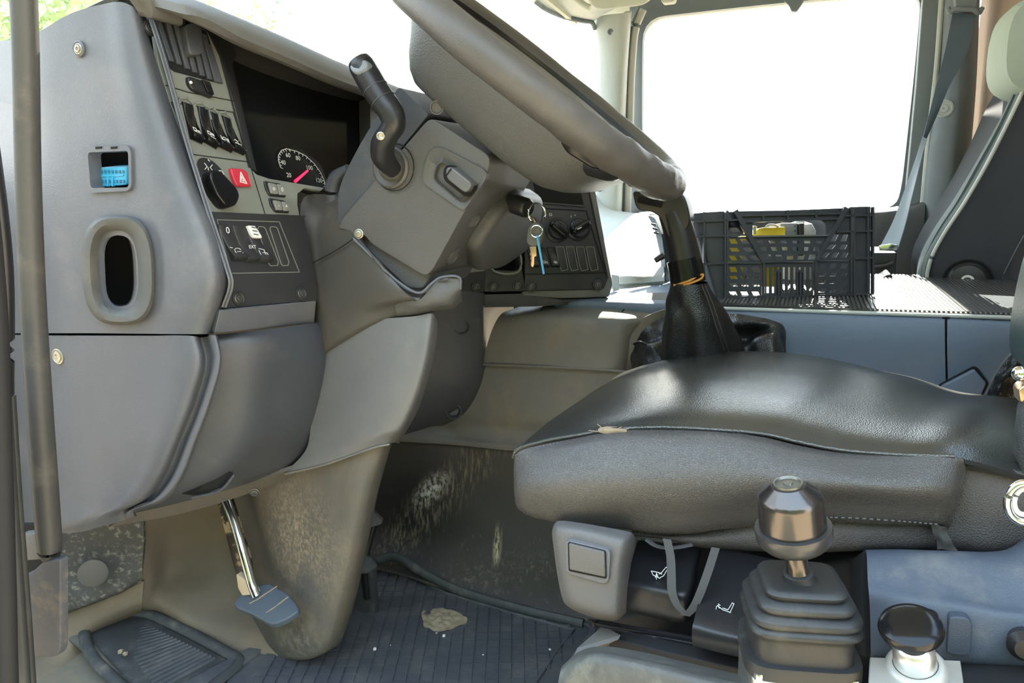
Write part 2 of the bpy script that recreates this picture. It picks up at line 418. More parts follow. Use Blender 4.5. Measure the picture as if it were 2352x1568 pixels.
# passenger side: pillar between windscreen and door window
pl_ = struct('wall_right', grid([pts('1362 60 2.36,1366 150 2.36,1366 300 2.36,1362 500 2.36,1362 700 2.36'), pts('1372 40 2.33,1378 150 2.33,1376 300 2.33,1374 500 2.33,1372 700 2.33'),
    pts('1430 30 2.32,1424 150 2.32,1420 300 2.32,1412 500 2.32,1408 700 2.32'), pts('1446 28 2.34,1438 150 2.34,1432 300 2.34,1424 500 2.34,1420 700 2.34'), pts('1452 25 2.40,1443 150 2.40,1437 300 2.40,1429 500 2.40,1424 700 2.4')], 20, 16, .02), pill)
for x, y in ((1402, 73), (1377, 434)):
    c = at(x, y, 2.318); part('screw', lathe(c, CAM-c, [(.009, 0), (.009, .003), (.004, .003), (.003, .001)], 14), pilld, pl_, label='dark grey pillar screw')
struct('trim_1', tube(pts('1478 22 2.40,1462 60 2.40,1452 150 2.39,1447 300 2.38,1441 500 2.38,1436 700 2.38'), .011, 10, 30), M('seal_light', (.5, .5, .46), .5))
struct('trim_2', tube(pts('1470 20 2.42,1455 60 2.41,1446 150 2.40,1440 300 2.39,1434 500 2.39,1430 700 2.39'), .012, 10, 30), pilld)
# passenger door frame round the pane
fo = pts('1446 -60 2.44,2190 -60 2.44,2160 200 2.44,2120 520 2.44,2090 760 2.44,1420 760 2.44,1438 300 2.44')
fr_ = struct('door_1', slab(fo, (0, .05, 0), .008), pilld)
ho = rnd(pts('1470 36 2.40,1800 -2 2.40,2122 -30 2.40,2106 150 2.40,2075 430 2.40,2060 478 2.40,1960 490 2.40,1472 490 2.40,1468 250 2.40'), [.07, .3, .05, .1, .06, .05, .1, .05, .1], 5)
cut(fr_, [slab([p+Vector((0, -.05, 0)) for p in ho], (0, .25, 0))])
hh = [p+Vector((0, .065, 0)) for p in ho]
struct('window_2', slab(hh, (0, .004, 0)), pane)
part('window_catch', slab(rnd(pts('1798 0 2.43,1850 -4 2.43,1840 12 2.43,1830 26 2.43,1818 26 2.43,1812 12 2.43'), .004), (0, .02, 0), .003), pilld, fr_)
part('door_panel', grid([pts('1452 486 2.43,1700 486 2.42,1960 484 2.42,2080 470 2.42,2125 455 2.42'), pts('1452 494 2.36,1700 494 2.36,1960 492 2.36,2085 482 2.36,2125 470 2.36'), pts('1450 560 2.34,1700 560 2.34,1960 560 2.34,2070 560 2.34,2120 560 2.34'), pts('1448 760 2.34,1700 760 2.34,1960 760 2.34,2060 760 2.34,2110 760 2.34')], 20, 16, .02), doorm, fr_)
# B pillar beyond the passenger seat
struct('trim_3', slab(rnd(pts('2122 -30 2.40,2172 -30 2.40,2160 150 2.40,2142 400 2.40,2112 480 2.40,2090 700 2.40,2056 700 2.40,2078 470 2.40,2104 200 2.40'), .005), (0, .05, 0), .012), pilld)
struct('trim_4', tube(pts('2164 -20 2.385,2152 150 2.385,2132 330 2.385,2116 500 2.385'), .007, 8, 16), pill)
bp = struct('trim_5', grid([pts('2168 -30 2.39,2152 200 2.39,2128 350 2.39,2116 470 2.39,2105 700 2.39'), pts('2180 -30 2.36,2164 200 2.36,2140 350 2.36,2128 470 2.36,2118 700 2.36'), pts('2212 -30 2.34,2200 200 2.34,2188 350 2.34,2176 470 2.34,2168 700 2.34'), pts('2228 -30 2.35,2216 200 2.35,2202 350 2.35,2196 470 2.35,2188 700 2.35'), pts('2252 -30 2.41,2242 200 2.41,2230 350 2.41,2222 470 2.41,2210 700 2.41')], 20, 20, .02), pilld)
c = at(2168, 249, 2.345); part('screw_cap', lathe(c, CAM-c, [(.023, 0), (.023, .004), (.019, .006), (.017, .003), (.011, .003), (.010, .006), (.003, .006), (.002, .004)], 24), pill, bp, label='round pale screw cap')
struct('trim_20', obox((-1.0, 2.42, .30), (.46, 0, 0), (0, .012, 0), (0, 0, .39)), doorm)
struct('trim_17', obox((-.16, 2.455, 1.42), (.62, 0, 0), (0, .012, 0), (0, 0, .085)), cream)
struct('trim_18', slab([wsb[2]+Vector((.0, 0, -.01)), wsb[3]+Vector((0, 0, -.01)), Vector((-.77, .5, 1.49)), Vector((-.70, 2.45, 1.49))], (.012, 0, 0)), cream)
struct('trim_19', grid([[Vector((-1.4, .86, .88)), Vector((-1.4, 1.3, .86)), Vector((-1.4, 1.55, .66)), Vector((-1.4, 2.40, .62))], [Vector((-.92, .86, .94)), Vector((-.9, 1.3, .90)), Vector((-.88, 1.55, .70)), Vector((-.8, 2.40, .66))], [Vector((-.88, .86, .93)), Vector((-.84, 1.3, .89)), Vector((-.70, 1.55, .68)), Vector((-.45, 2.40, .64))]], 24, 14, .02), hoodm)
# roof edge and sun visor at the top
struct('trim_6', grid([pts('1180 -60 2.05,1240 10 2.16,1290 34 2.24,1340 46 2.30,1364 50 2.33'), pts('1190 -70 2.03,1248 2 2.13,1298 26 2.21,1346 39 2.27,1372 42 2.30'), pts('1240 -90 2.0,1290 -20 2.1,1330 10 2.18,1366 28 2.25,1385 34 2.28'), pts('1330 -100 1.98,1360 -50 2.05,1390 -20 2.1,1420 -4 2.2,1440 6 2.3')], 24, 14, .012), pill)
struct('trim_7', tube(pts('1176 -56 2.05,1238 10 2.15,1288 36 2.23,1338 48 2.29,1360 52 2.32,1366 66 2.34'), .007, 8, 24), pilld)
v = thing('sun_visor', 'pale cream sun visor at the roof edge above the passenger side pillar', 'visor')
part('visor_board', slab(rnd(pts('1335 -40 2.1,1345 -5 2.1,1362 18 2.1,1378 24 2.1,1470 14 2.1,1492 4 2.1,1498 -40 2.1'), .02), (0, .03, .01), .008), cream, v)
part('visor_arm', tube(pts('1300 -30 2.12,1325 -2 2.12,1345 14 2.11,1356 18 2.11'), .009, 10, 14), cream, v)
part('clip', slab(rnd(pts('1512 -20 2.2,1555 -20 2.2,1548 4 2.2,1520 7 2.2'), .006), (0, .03, 0), .004), cream, v)
# driver side door frame at the left edge
struct('trim_8', tube(pts('-60 200 .47,-8 700 .47,4 1000 .47,14 1300 .47,22 1600 .47'), .009, 10, 30), matt)
struct('trim_9', tube(pts('-40 200 .5,10 600 .5,14 906 .5'), .0075, 10, 24), blk)
struct('trim_10', tube(pts('10 906 .5,26 1150 .5,44 1400 .5,58 1600 .5'), .0065, 12, 24), seal)
struct('trim_11', tube(pts('26 906 .53,42 1150 .53,62 1400 .53,76 1600 .53'), .0045, 10, 24), seal)
struct('wall_left', slab(pts('-200 850 .50,6 850 .50,52 1640 .50,-200 1640 .50'), (0, .004, 0), .001), seal)

# the open driver's door, swung out to the left of the camera
od = struct('door_2', slab([Vector((-1.16, .46, -.35)), Vector((-1.30, -.62, -.35)), Vector((-1.28, -.60, .62)), Vector((-1.14, .46, .72))], (-.06, .01, 0), .012), plas2)
part('door_frame', tube([Vector((-1.17, .46, .70)), Vector((-1.12, .42, 1.30)), Vector((-1.2, -.2, 1.36)), Vector((-1.28, -.56, 1.28)), Vector((-1.31, -.60, .60))], .03, 8, 30), plas2, od)
part('door_pane', slab([Vector((-1.18, .44, .68)), Vector((-1.15, .40, 1.28)), Vector((-1.28, -.54, 1.26)), Vector((-1.31, -.58, .60))], (-.005, 0, 0)), pane, od)

# ============================================================ DASHBOARD, door end
d = thing('dash_end_panel', 'grey upper dashboard end panel with an oval cable opening, facing the open door', 'panel')
o = part('panel_shell', grid([
    pts('-40 92 .80,20 92 .775,90 72 .755,160 32 .75,235 10 .75,285 6 .75,306 16 .757,325 32 .785'),
    pts('-36 200 .80,25 200 .775,95 200 .752,170 180 .747,250 170 .745,312 160 .745,338 152 .755,362 150 .785'),
    pts('-26 400 .80,35 400 .775,110 400 .75,190 400 .745,280 400 .743,385 390 .743,412 384 .753,440 380 .785'),
    pts('-12 600 .80,50 600 .775,120 600 .75,200 600 .745,300 600 .743,462 590 .743,488 582 .753,514 575 .785'),
    pts('-4 690 .80,58 690 .775,125 690 .75,210 690 .745,310 690 .743,474 660 .743,498 650 .753,524 640 .785'),
    pts('0 765 .80,60 765 .775,130 765 .75,210 765 .746,310 766 .745,440 767 .745,466 767 .755,490 766 .785')], 60, 46, .004), plas, d)
oval = [at(272+math.cos(a)*70*(1-.0), 622+math.sin(a)*104, .74) for a in [k/28*6.2832 for k in range(28)]]
ov2 = [p-Vector((0, .03, 0)) for p in rnd(pts('232 540 .744,312 540 .744,318 700 .744,240 708 .744'), .034, 6)]
sq = [p-Vector((0, .03, 0)) for p in rnd(pts('200 348 .744,297 346 .744,298 432 .744,206 434 .744'), .006, 4)]
cut(o, [slab(ov2, (0, .10, 0)), slab(sq, (0, .10, 0))])
# surround of the socket opening
fo_ = rnd(pts('188 338 .738,300 333 .738,302 438 .738,196 444 .738'), .012, 5); fi_ = rnd(pts('201 350 .738,295 346 .738,296 430 .738,208 432 .738'), .006, 5)
b = BM()
L = [[p+Vector((0, .006, 0)) for p in fo_], fo_, fi_, [p+Vector((0, .02, 0)) for p in fi_]]
quads(b, L, cu=True); part('socket_surround', b, plas, d)
b = BM(); 
for x in (226, 261): slab(pts(f'{x-7} 337 .737,{x+7} 336 .737,{x+7} 341 .737,{x-7} 342 .737'), (0, .004, 0), bm=b)
part('clip_slot', b, hole, d)
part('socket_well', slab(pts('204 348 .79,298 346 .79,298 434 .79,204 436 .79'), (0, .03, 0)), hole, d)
# oval rubber gasket
oo = rnd(pts('222 498 .745,306 492 .735,352 600 .735,354 690 .735,320 742 .74,250 748 .745,200 680 .745,190 570 .745'), .03, 5)
gc = sum(oo, Vector())/len(oo)
def sc_(P, k, dy): return [gc+(p-gc)*k+Vector((0, dy, 0)) for p in P]
def oval_(cx, cy, rx, ry, Y, p=2.8, n=40, tilt=0): 
    q = []
    for k in range(n):
        a = k/n*6.28318; c, s = math.cos(a), math.sin(a); x, y = math.copysign(abs(c)**(2/p), c)*rx, math.copysign(abs(s)**(2/p), s)*ry
        q.append(at(cx+x-y*tilt, cy+y, Y))
    return q
b = BM()
quads(b, [oval_(272, 620, 84, 127, .748, tilt=-.04), oval_(272, 620, 83, 126, .736, tilt=-.04), oval_(272, 620, 76, 119, .730, tilt=-.04), oval_(271, 620, 64, 106, .731, tilt=-.04), oval_(270, 620, 52, 94, .738, tilt=-.05), oval_(270, 620, 44, 90, .745, tilt=-.05), oval_(271, 618, 38, 86, .75, tilt=-.05), oval_(273, 616, 32, 84, .80, tilt=-.05)], cu=True)
part('oval_gasket', b, rub, d, label='dusty grey oval rubber gasket')
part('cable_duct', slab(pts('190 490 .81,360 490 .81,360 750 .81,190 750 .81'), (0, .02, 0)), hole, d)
for x, y, Y in ((180, 112, .745), (388, 620, .742), (133, 818, .74)):
    c = at(x, y, Y); b = lathe(c, (-.02, -1, .05), [(.0105, -.002), (.0105, .0005), (.0085, .0018), (.0072, .0005), (.0066, -.001)], 20)
    q = part('screw_recess', b, plas, d) if y < 800 else None
    screw(at(x, y, Y-.001), (-.02, -1, .05), .0048, d) if y < 800 else None
# blue diagnostic plug
pg = thing('diagnostic_plug', 'bright blue sixteen pin diagnostic connector inside the square opening of the end panel', 'connector')
P = rnd(pts('215 386 .757,290 383 .757,290 425 .757,222 430 .757'), .003, 3)
part('plug_body', slab(P, (.012, .03, .004), .0015), cyan, pg)
pl = plane3('215 386 .7565,290 383 .7565,222 430 .7565'); b = BM()
for j in range(2):
    for i in range(8):
        x, y = 223+i*8.2+j*1.5, 391+j*22; slab(onpl(pl, f'{x} {y} {x+4.5} {y} {x+5} {y+7} {x+.5} {y+7}', .0004), -pl[1]*.003, bm=b)
part('pin_slots', b, M('plug_pin_dark', (.02, .16, .28), .5), pg)
b = BM()
for x in (247, 258): slab(onpl(pl, f'{x} 402 {x+3} 402 {x+3} 428 {x} 428', .0012), -pl[1]*.003, bm=b)
slab(onpl(pl, '226 403 284 401 284 404 226 406', .001), -pl[1]*.003, bm=b)
part('locating_rib', b, cyan, pg)

# lower end panel
d = thing('dash_lower_end_panel', 'grey plastic lower end panel below the seam, with a raised lip along its curved edge', 'panel')
part('panel_shell', grid([
    pts('16 769 .80,80 770 .765,145 771 .752,240 771 .746,340 771 .745,436 771 .745,448 772 .75,462 775 .772,472 774 .772,482 770 .758,494 770 .757,500 772 .775'),
    pts('22 820 .80,84 820 .765,150 820 .752,245 820 .746,345 820 .745,448 822 .745,460 823 .75,474 824 .772,482 824 .772,492 822 .758,504 822 .757,509 822 .78'),
    pts('34 900 .80,94 900 .765,160 900 .752,250 900 .746,340 900 .745,428 905 .745,440 906 .75,456 908 .772,464 908 .772,472 906 .758,484 907 .757,490 908 .78'),
    pts('42 1000 .80,100 1000 .765,166 1000 .752,250 1000 .746,330 1000 .745,390 1005 .745,402 1007 .75,416 1010 .772,424 1010 .772,434 1010 .758,446 1011 .757,453 1012 .78'),
    pts('46 1090 .80,106 1090 .765,170 1090 .752,250 1090 .746,310 1090 .745,350 1092 .745,362 1095 .75,378 1098 .772,388 1098 .772,396 1100 .758,408 1102 .757,416 1105 .78'),
    pts('48 1150 .80,110 1155 .765,168 1158 .752,225 1158 .746,265 1156 .745,300 1152 .745,318 1150 .75,340 1148 .770,350 1146 .770,358 1146 .757,370 1146 .757,380 1148 .78'),
    pts('50 1208 .80,112 1208 .765,150 1207 .754,180 1203 .75,206 1198 .75,230 1192 .75,250 1188 .754,272 1182 .766,284 1178 .766,292 1178 .757,304 1174 .757,312 1174 .78'),
    pts('50 1216 .82,114 1222 .78,150 1224 .766,178 1222 .762,206 1217 .76,232 1208 .76,252 1204 .764,274 1198 .772,286 1194 .772,296 1190 .765,306 1186 .765,314 1184 .79')], 84, 50, .004), plas, d, sharp=60)
screw(at(133, 818, .752), (0, -1, 0), .008, d)
part('seam_backing', slab(pts('-20 740 .815,470 752 .80,470 784 .80,-20 800 .815'), (0, .008, 0)), hole, d)

# fuse cover: dark rear-facing lower panel
d = thing('knee_fuse_cover', 'dark grey lower dashboard cover left of the pedestal with a finger recess', 'panel')
o = part('cover_shell', grid([
    pts('478 770 .785,560 762 .82,650 752 .88,722 742 .95,750 738 1.0'), pts('500 784 .785,580 776 .82,660 770 .88,732 764 .95,760 764 1.0'), pts('506 830 .785,585 825 .82,665 820 .88,736 812 .95,764 812 1.0'), pts('478 920 .785,570 915 .82,650 910 .88,726 905 .95,756 905 1.0'),
    pts('450 1010 .785,550 1008 .82,630 1005 .88,700 1000 .95,740 1000 1.0'), pts('420 1085 .785,520 1075 .82,600 1055 .88,672 1046 .945,720 1046 1.0'), pts('370 1140 .785,470 1122 .82,560 1100 .88,655 1068 .94,700 1060 1.0'), pts('300 1178 .80,430 1150 .84,545 1118 .90,650 1080 .95,690 1070 1.0')], 40, 44, .004), plas2, d, sharp=60)
c = at(557, 823, .812); nn = (CAM-c).normalized()
b = lathe(c, Vector((.75, -.6, .1)), [(.0125, -.001), (.0125, .0015), (.011, .0025), (.0095, .001), (.008, -.002)], 20); part('screw_recess', b, plas2, d)
part('finger_recess', slab(rnd(pts('438 1138 .80,484 1100 .815,536 1082 .83,536 1096 .83,512 1118 .82,470 1136 .81'), .004), Vector((-.03, .0, .0)), .002), hole, d)
part('recess_lip', tube(pts('440 1143 .795,500 1128 .813,517 1116 .816,538 1090 .825'), .0022, 8, 14), plas2, d)
part('lower_edge', grid([pts('300 1180 .80,430 1150 .84,545 1118 .90,655 1082 .94,740 1055 .96,884 1018 .99'), pts('250 1210 .80,420 1178 .85,550 1140 .92,660 1100 .97,745 1068 1.0,884 1026 1.02')], 30, 8, .006), ped, d, label='dusty brown lower edge strip')
screw(at(585, 1130, .88), (.4, -.8, -.3), .0055, d, scrd)

# trim ledge under the switch panel
single('dash_ledge', slab(rnd(pts('505 712 .765,727 690 .95,722 742 .955,492 766 .765'), .003), (-.05, .03, 0), .007), plas, 'narrow grey ledge between the switch panel and the lower dashboard cover', 'trim')
single('dash_side_strip', grid([pts('320 6 .79,345 62 .787,372 150 .787,420 320 .787,470 480 .787,516 620 .787,524 645 .787,508 704 .787'), pts('330 2 .783,352 60 .772,380 150 .772,428 320 .772,478 480 .772,524 620 .772,531 650 .772,514 707 .772'), pts('338 2 .79,360 60 .785,388 150 .785,434 320 .785,482 480 .785,527 620 .785,534 650 .785,518 708 .785')], 40, 9, .004), plas, 'thin grey moulding running down between end panel and switch panel', 'trim')

# ============================================================ SWITCH PANEL
FP = plane3('510 708 .778,727 690 .95,352 12 .80')
fa, fn = FP
fx = (onp(FP, 727, 690)-onp(FP, 510, 708)).normalized(); fy = fn.cross(fx).normalized()
if fy.z < 0: fy = -fy
sp = thing('switch_panel', 'dark switch fascia with air vent, light knob and two rows of rocker switches', 'switch panel')
out = '346 8 420 38 480 72 508 130 545 262 575 385 590 400 620 410 745 431 736 440 700 432 684 445 684 470 700 560 727 655 727 690 507 708 518 660 522 650 505 590 445 420 400 265 362 140'
o = part('fascia', slab(onpl(FP, out), -fn*.006, .0015), fasc, sp)
part('lower_fascia', slab(onpl(FP, '477 486 697 495 727 655 727 690 507 708 522 650 510 600', .0012), -fn*.004, .001), fascd, sp, label='darker lower section of the fascia')
def groove(s, w=.0012, name='seam', m=hole, lift=.0004, parent=None): return part(name, ribbon(onpl(FP, s, lift), fn, w, .0006), m, parent or sp, smooth=False)
groove('380 196 432 212 536 232'); groove('393 235 535 258 572 372 444 355 393 235'); groove('444 355 425 349'); groove('572 372 612 504'); groove('425 350 477 487 612 504'); groove('477 487 700 497')
b = ribbon(onpl(FP, '497 505 640 510 686 625 528 628 497 505', .0016), fn, .0012, .0006); part('seam', b, fasc, sp, smooth=False)
# air vent
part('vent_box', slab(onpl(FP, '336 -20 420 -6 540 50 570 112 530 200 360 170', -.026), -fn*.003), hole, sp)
vt = part('air_vent', slab(onpl(FP, '358 20 372 22 474 72 510 185 508 193 400 165 380 150 362 90', .0006), -fn*.004), hole, sp, label='black vent opening with upright slats')
sl_ = [((357, 36), (392, 143)), ((376, 24), (410, 150)), ((397, 36), (429, 160)), ((416, 46), (446, 168)), ((436, 56), (463, 176)), ((452, 70), (480, 184)), ((466, 80), (496, 190)), ((477, 104), (505, 192))]
for (x0, y0), (x1, y1) in sl_:
    A, B = onp(FP, x0, y0, .004), onp(FP, x1, y1, .004); part('slat', slab([A-fx*.0042, A+fx*.0034, B+fx*.0034, B-fx*.0042], -fn*.004, .0012), plas2, vt)
pdl = rnd(onpl(FP, '407 66 436 58 448 70 452 128 440 135 420 134', .016), .006, 4); part('vent_paddle', slab(pdl, -fn*.014, .004), plas2, vt, label='grey rounded paddle of the air vent')
part('paddle_stem', slab(onpl(FP, '436 60 450 64 462 122 448 132', .009), -fn*.01, .003), plas2, vt)
# screw top left of fascia and two at the bottom
for x, y in ((343, 66), (546, 686), (690, 675)):
    c = onp(FP, x, y, .002); b = lathe(c, fn, [(.0105, -.001), (.0105, .001), (.0085, .0014), (.007, 0), (.007, -.001)], 20); part('screw_recess', b, fascd, sp)
    screw(c, fn, .0048, sp, scrd)
# small slide switch
sw = part('slide_switch', slab(rnd(onpl(FP, '425 177 475 192 486 212 484 228 436 208 427 195', .006), .004), -fn*.007, .002), blk, sp)
part('slider', slab(rnd(onpl(FP, '455 186 474 193 484 222 468 216', .009), .002), -fn*.005, .0015), gloss, sw)
c = onp(FP, 431, 193, .008); part('indicator_dot', lathe(c, fn, [(.002, -.002), (.002, 0), (.001, .0006)], 12), white, sw, label='white indicator dot')
# rocker switches
def rocker(tl, tr_, bl, br, m=gloss, icon=None, tall=.012, parent=sp, pl=FP, nm='rocker_switch'):
    a, n = pl
    A = [onp(pl, *tl), onp(pl, *tr_), onp(pl, *br), onp(pl, *bl)]
    rows = []
    prof = [(0, .000), (.03, .0035), (.25, .0025), (.5, .0035), (.75, .0075), (.9, tall), (.93, tall*.96), (1, .002)]
    bm = BM(); L = []
    for t, h in prof:
        l, r = A[0].lerp(A[3], t), A[1].lerp(A[2], t); e = (r-l)*.10
        L.append([l-n*.003, l+n*(h*.5), l+n*(h-.0008)+e*.15, l+e+n*h, r-e+n*h, r+n*(h-.0008)-e*.15, r+n*(h*.5), r-n*.003])
    quads(bm, L); q = bm.verts
    V = [v for v in bm.verts]
    o = part(nm, bm, m, parent, sharp=50)
    if icon:
        b = BM()
        l, r = A[0].lerp(A[3], .76), A[1].lerp(A[2], .76); c = (l+r)/2; ux = (r-l)*.5; uy = (A[0]-A[3]).normalized()*ux.length; base = n*.0088
        for pl_i in icon: ribbon([c+ux*x+uy*y*.8+base-n*(.0016*(y+.2)) for x, y in pl_i], n, .0006, .0006, bm=b)
        part('icon', b, white, o, smooth=False, label='white printed symbol')
    return o
I1 = [[(-.6, .5), (-.6, -.1), (-.1, -.1), (-.1, .5), (-.6, .5)], [(0, .2), (.5, .2)], [(.1, 0), (.6, 0)], [(-.6, -.3), (.6, -.3)]]
I2 = [[(-.6, .6), (-.1, .6), (-.1, 0), (-.6, 0), (-.6, .6)], [(.1, .6), (.1, .1)], [(.3, .6), (.3, .1)], [(.5, .6), (.5, .1)], [(-.2, -.3), (.6, -.3), (.6, -.6), (-.2, -.6), (-.2, -.3)]]
I3 = [[(math.cos(a)*.45, math.sin(a)*.45) for a in [k/8*6.2832 for k in range(9)]], [(-.6, .5), (-.6, -.5)], [(.6, .5), (.6, -.5)], [(-.2, 0), (.2, 0)]]
I4 = [[(-.6, .3), (-.3, .6), (0, .3), (.3, .6)], [(-.5, -.1), (.5, -.1), (.5, -.5), (-.5, -.5), (-.5, -.1)], [(0, .1), (0, -.5)]]
for (tl, tr_, bl, br), ic in zip([((416, 232), (440, 241), (436, 320), (462, 332)), ((452, 243), (475, 252), (468, 328), (495, 344)), ((478, 254), (497, 262), (500, 338), (530, 352)), ((508, 264), (526, 273), (531, 346), (558, 358))], (I1, I2, I3, I4)):
    part('switch_surround', ribbon(onpl(FP, f'{tl[0]-7} {tl[1]+25} {tl[0]-6} {tl[1]-5} {(tl[0]+tr_[0])/2} {tl[1]-6} {tr_[0]+3} {tr_[1]} {tr_[0]+8} {tr_[1]+22}', .001), fn, .0022, .003), fasc, sp)
    rocker(tl, tr_, bl, br, icon=ic)
# light knob and hazard switch
kb = part('knob_plate', slab(rnd(onpl(FP, '450 380 456 364 470 362 490 372 510 392 519 418 514 440 470 420 456 400', .002), .004), -fn*.003, .001), blk, sp)
kn = part('light_knob', slab(rnd(onpl(FP, '462 402 472 396 487 400 520 434 530 448 530 462 522 478 510 482 496 478 476 452 462 420', .020), .006), -fn*.02, .007, 5), gloss, sp, label='glossy black light switch knob')
b = BM()
for s in ('474 368 478 372', '466 376 472 384 467 390', '484 380 479 386 484 392', '474 386 475 392'): ribbon(onpl(FP, s, .0035), fn, .0009, .0006, bm=b)
for s in ('498 394 498 404', '495 395 495 403', '492 396 492 402', '500 393 506 394 510 400 508 406 502 405 500 393'): ribbon(onpl(FP, s, .0035), fn, .001, .0006, bm=b)
part('light_symbols', b, white, kb, smooth=False)
hz = part('hazard_button', slab(rnd(onpl(FP, '523 387 555 390 566 400 574 430 538 430 528 408', .006), .004), -fn*.007, .0025), red, sp, label='red hazard warning button')
b = ribbon(onpl(FP, '546 398 560 424 545 420 546 398', .0066), fn, .0012, .0006); ribbon(onpl(FP, '548 407 554 419 547 416 548 407', .0066), fn, .0009, .0006, bm=b); part('warning_triangle', b, white, hz, smooth=False)
# four square buttons beside the column
bz1 = part('button_frame', slab(rnd(onpl(FP, '604 416 641 422 652 440 655 454 616 450 608 434', .003), .003), -fn*.005, .0012), blk, sp)
bz2 = part('button_frame', slab(rnd(onpl(FP, '615 455 651 461 661 476 662 490 630 488 620 474', .003), .003), -fn*.005, .0012), blk, sp)
for s, t, bz in (('611 421 628 424 634 448 618 446', 'o', bz1), ('631 424 640 425 650 440 652 450 637 449', '0', bz1), ('622 461 639 464 644 485 630 484', '-', bz2), ('642 464 650 466 659 478 660 486 647 486', '+', bz2)):
    q = part('push_button', slab(rnd(onpl(FP, s, .006), .002), -fn*.006, .001), bsw, bz)
    v = [float(k) for k in s.split()]; cx, cy = sum(v[::2])/(len(v)//2), sum(v[1::2])/(len(v)//2)
    tx = text(t, onp(FP, cx, cy, .0063), fx, fy, .009, white, bz)
# lower switches
rocker((497, 514), (520, 516), (530, 600), (568, 600), fascd, [[(math.cos(a)*.5, math.sin(a)*.5) for a in [k/8*5.4+.6 for k in range(9)]], [(-.2, 0), (.3, 0)], [(-.9, .6), (-.6, .5)]])
text('0', onp(FP, 518, 531, .005), fx, fy, .013, white, sp)
rocker((530, 516), (550, 518), (560, 604), (594, 602), fascd); text('EXT', onp(FP, 570, 570, .0095), fx, fy, .007, white, sp)
rocker((561, 520), (582, 522), (590, 604), (622, 604), fascd, [[(-.6, .5), (-.6, -.4), (.1, -.4)], [(-.2, .1), (.5, .1), (.5, -.6)], [(.2, .5), (.2, -.2)], [(-.5, .8), (.3, .6)]])
wl_ = part('switch_lens', slab(rnd(onpl(FP, '561 520 578 521 593 544 594 549 576 548 570 540', .008), .002), -fn*.006, .001), white, sp, label='white lens on a rocker switch')
b = BM()
for x in (0, 5, 10): ribbon(onpl(FP, f'{569+x*.5} {524+x*1.6} {579+x*.5} {526+x*1.6}', .0085), fn, .001, .0006, bm=b)
part('lens_print', b, blk, wl_, smooth=False)
for x0 in (589, 617):
    s = f'{x0} 526 {x0+3} 521 {x0+14} 522 {x0+18} 526 {x0+48-(x0>600)*4} 602 {x0+46-(x0>600)*4} 610 {x0+30} 611 {x0+26} 606'
    q = part('blank_cover', slab(rnd(onpl(FP, s, .0022), .003), -fn*.003, .001), fascd, sp)
    b = ribbon(onpl(FP, s+f' {x0} 526', .0024), fn, .0012, .001); part('cover_rim', b, fasc, q)

# ============================================================ INSTRUMENT CLUSTER
ic = thing('instrument_cluster', 'dark instrument cluster under a grey hood, its speedometer needle glowing red', 'instrument cluster')
LP = (fa-fn*.055, fn)
lens_o = part('lens', slab(onpl(LP, '480 100 660 160 850 240 850 420 780 470 700 440 620 420 560 380 520 240'), -fn*.006), lens, ic, label='glossy dark instrument lens')
part('dial_face', slab(rnd(onpl(LP, '630 352 648 336 688 338 736 376 756 428 745 440 680 428 636 400', .0006), .01), -fn*.002, .0003), M('dial_black', (.006, .006, .006), .5, spec=.2), ic)
arc = '643 385 638 370 638 357 645 346 656 342 680 348 700 358 720 376 735 397 743 415 746 430'
b = ribbon(onpl(LP, arc, .0016), fn, .0011, .0006); A = onpl(LP, arc, .0016); cc = onp(LP, 686, 408, .0016)
for p in crom(A, 22): ribbon([p, p+(cc-p).normalized()*.0042], fn, .0009, .0006, bm=b)
part('dial_scale', b, white, ic, smooth=False)
for t, x, y in (('20', 662, 403), ('40', 649, 374), ('60', 660, 357), ('80', 683, 364), ('100', 709, 386), ('120', 731, 415)): text(t, onp(LP, x, y, .0016), fx, fy, .0105, white, ic, 'dial_number')
part('needle', tube([onp(LP, 674, 418, .004), onp(LP, 703, 393, .004)], [.0028, .0018], 8), ndl, ic, label='glowing red needle')
# hood, its rim, underside and side walls
hr_ = pts('320 -10 .80,345 -22 .81,420 2 .83,520 42 .90,640 92 1.0,760 145 1.12,840 178 1.22,930 215 1.34')
part('hood', grid([[p+Vector((-.22, 0, -.06)) for p in hr_], [p+Vector((-.10, 0, -.012)) for p in hr_], hr_, pts('330 0 .785,358 -2 .785,430 16 .80,530 58 .865,640 106 .955,760 160 1.07,840 193 1.17,930 228 1.3'),
    pts('340 10 .785,365 10 .778,440 34 .79,535 78 .86,645 126 .95,760 176 1.06,840 206 1.16,930 238 1.29'), pts('345 16 .79,370 14 .79,450 44 .81,540 92 .88,650 138 .97,760 186 1.08,840 215 1.18,930 246 1.31')], 50, 16, .006), hoodm, ic)
part('hood_underside', grid([pts('480 62 .83,540 92 .88,650 138 .97,760 186 1.08,840 215 1.18,930 246 1.31'), [onp(LP, 500, 108, .02), onp(LP, 560, 140, .02), onp(LP, 650, 172, .02), onp(LP, 760, 205, .02), onp(LP, 850, 230, .02), onp(LP, 930, 255, .02)], [onp(LP, 500, 120), onp(LP, 560, 150), onp(LP, 650, 184), onp(LP, 760, 218), onp(LP, 850, 240), onp(LP, 930, 262)]], 30, 12, .003), matt, ic)
part('side_cheek', slab([onp(FP, 480, 72), onp(FP, 508, 130), onp(FP, 575, 385), onp(LP, 590, 395), onp(LP, 530, 130), onp(LP, 500, 90)], Vector((0, -.004, 0))), matt, ic)
part('inner_wall', slab([onp(LP, 822, 235), onp(LP, 900, 250), onp(LP, 900, 440), onp(LP, 826, 440)], fn*.03, .004), colm, ic)
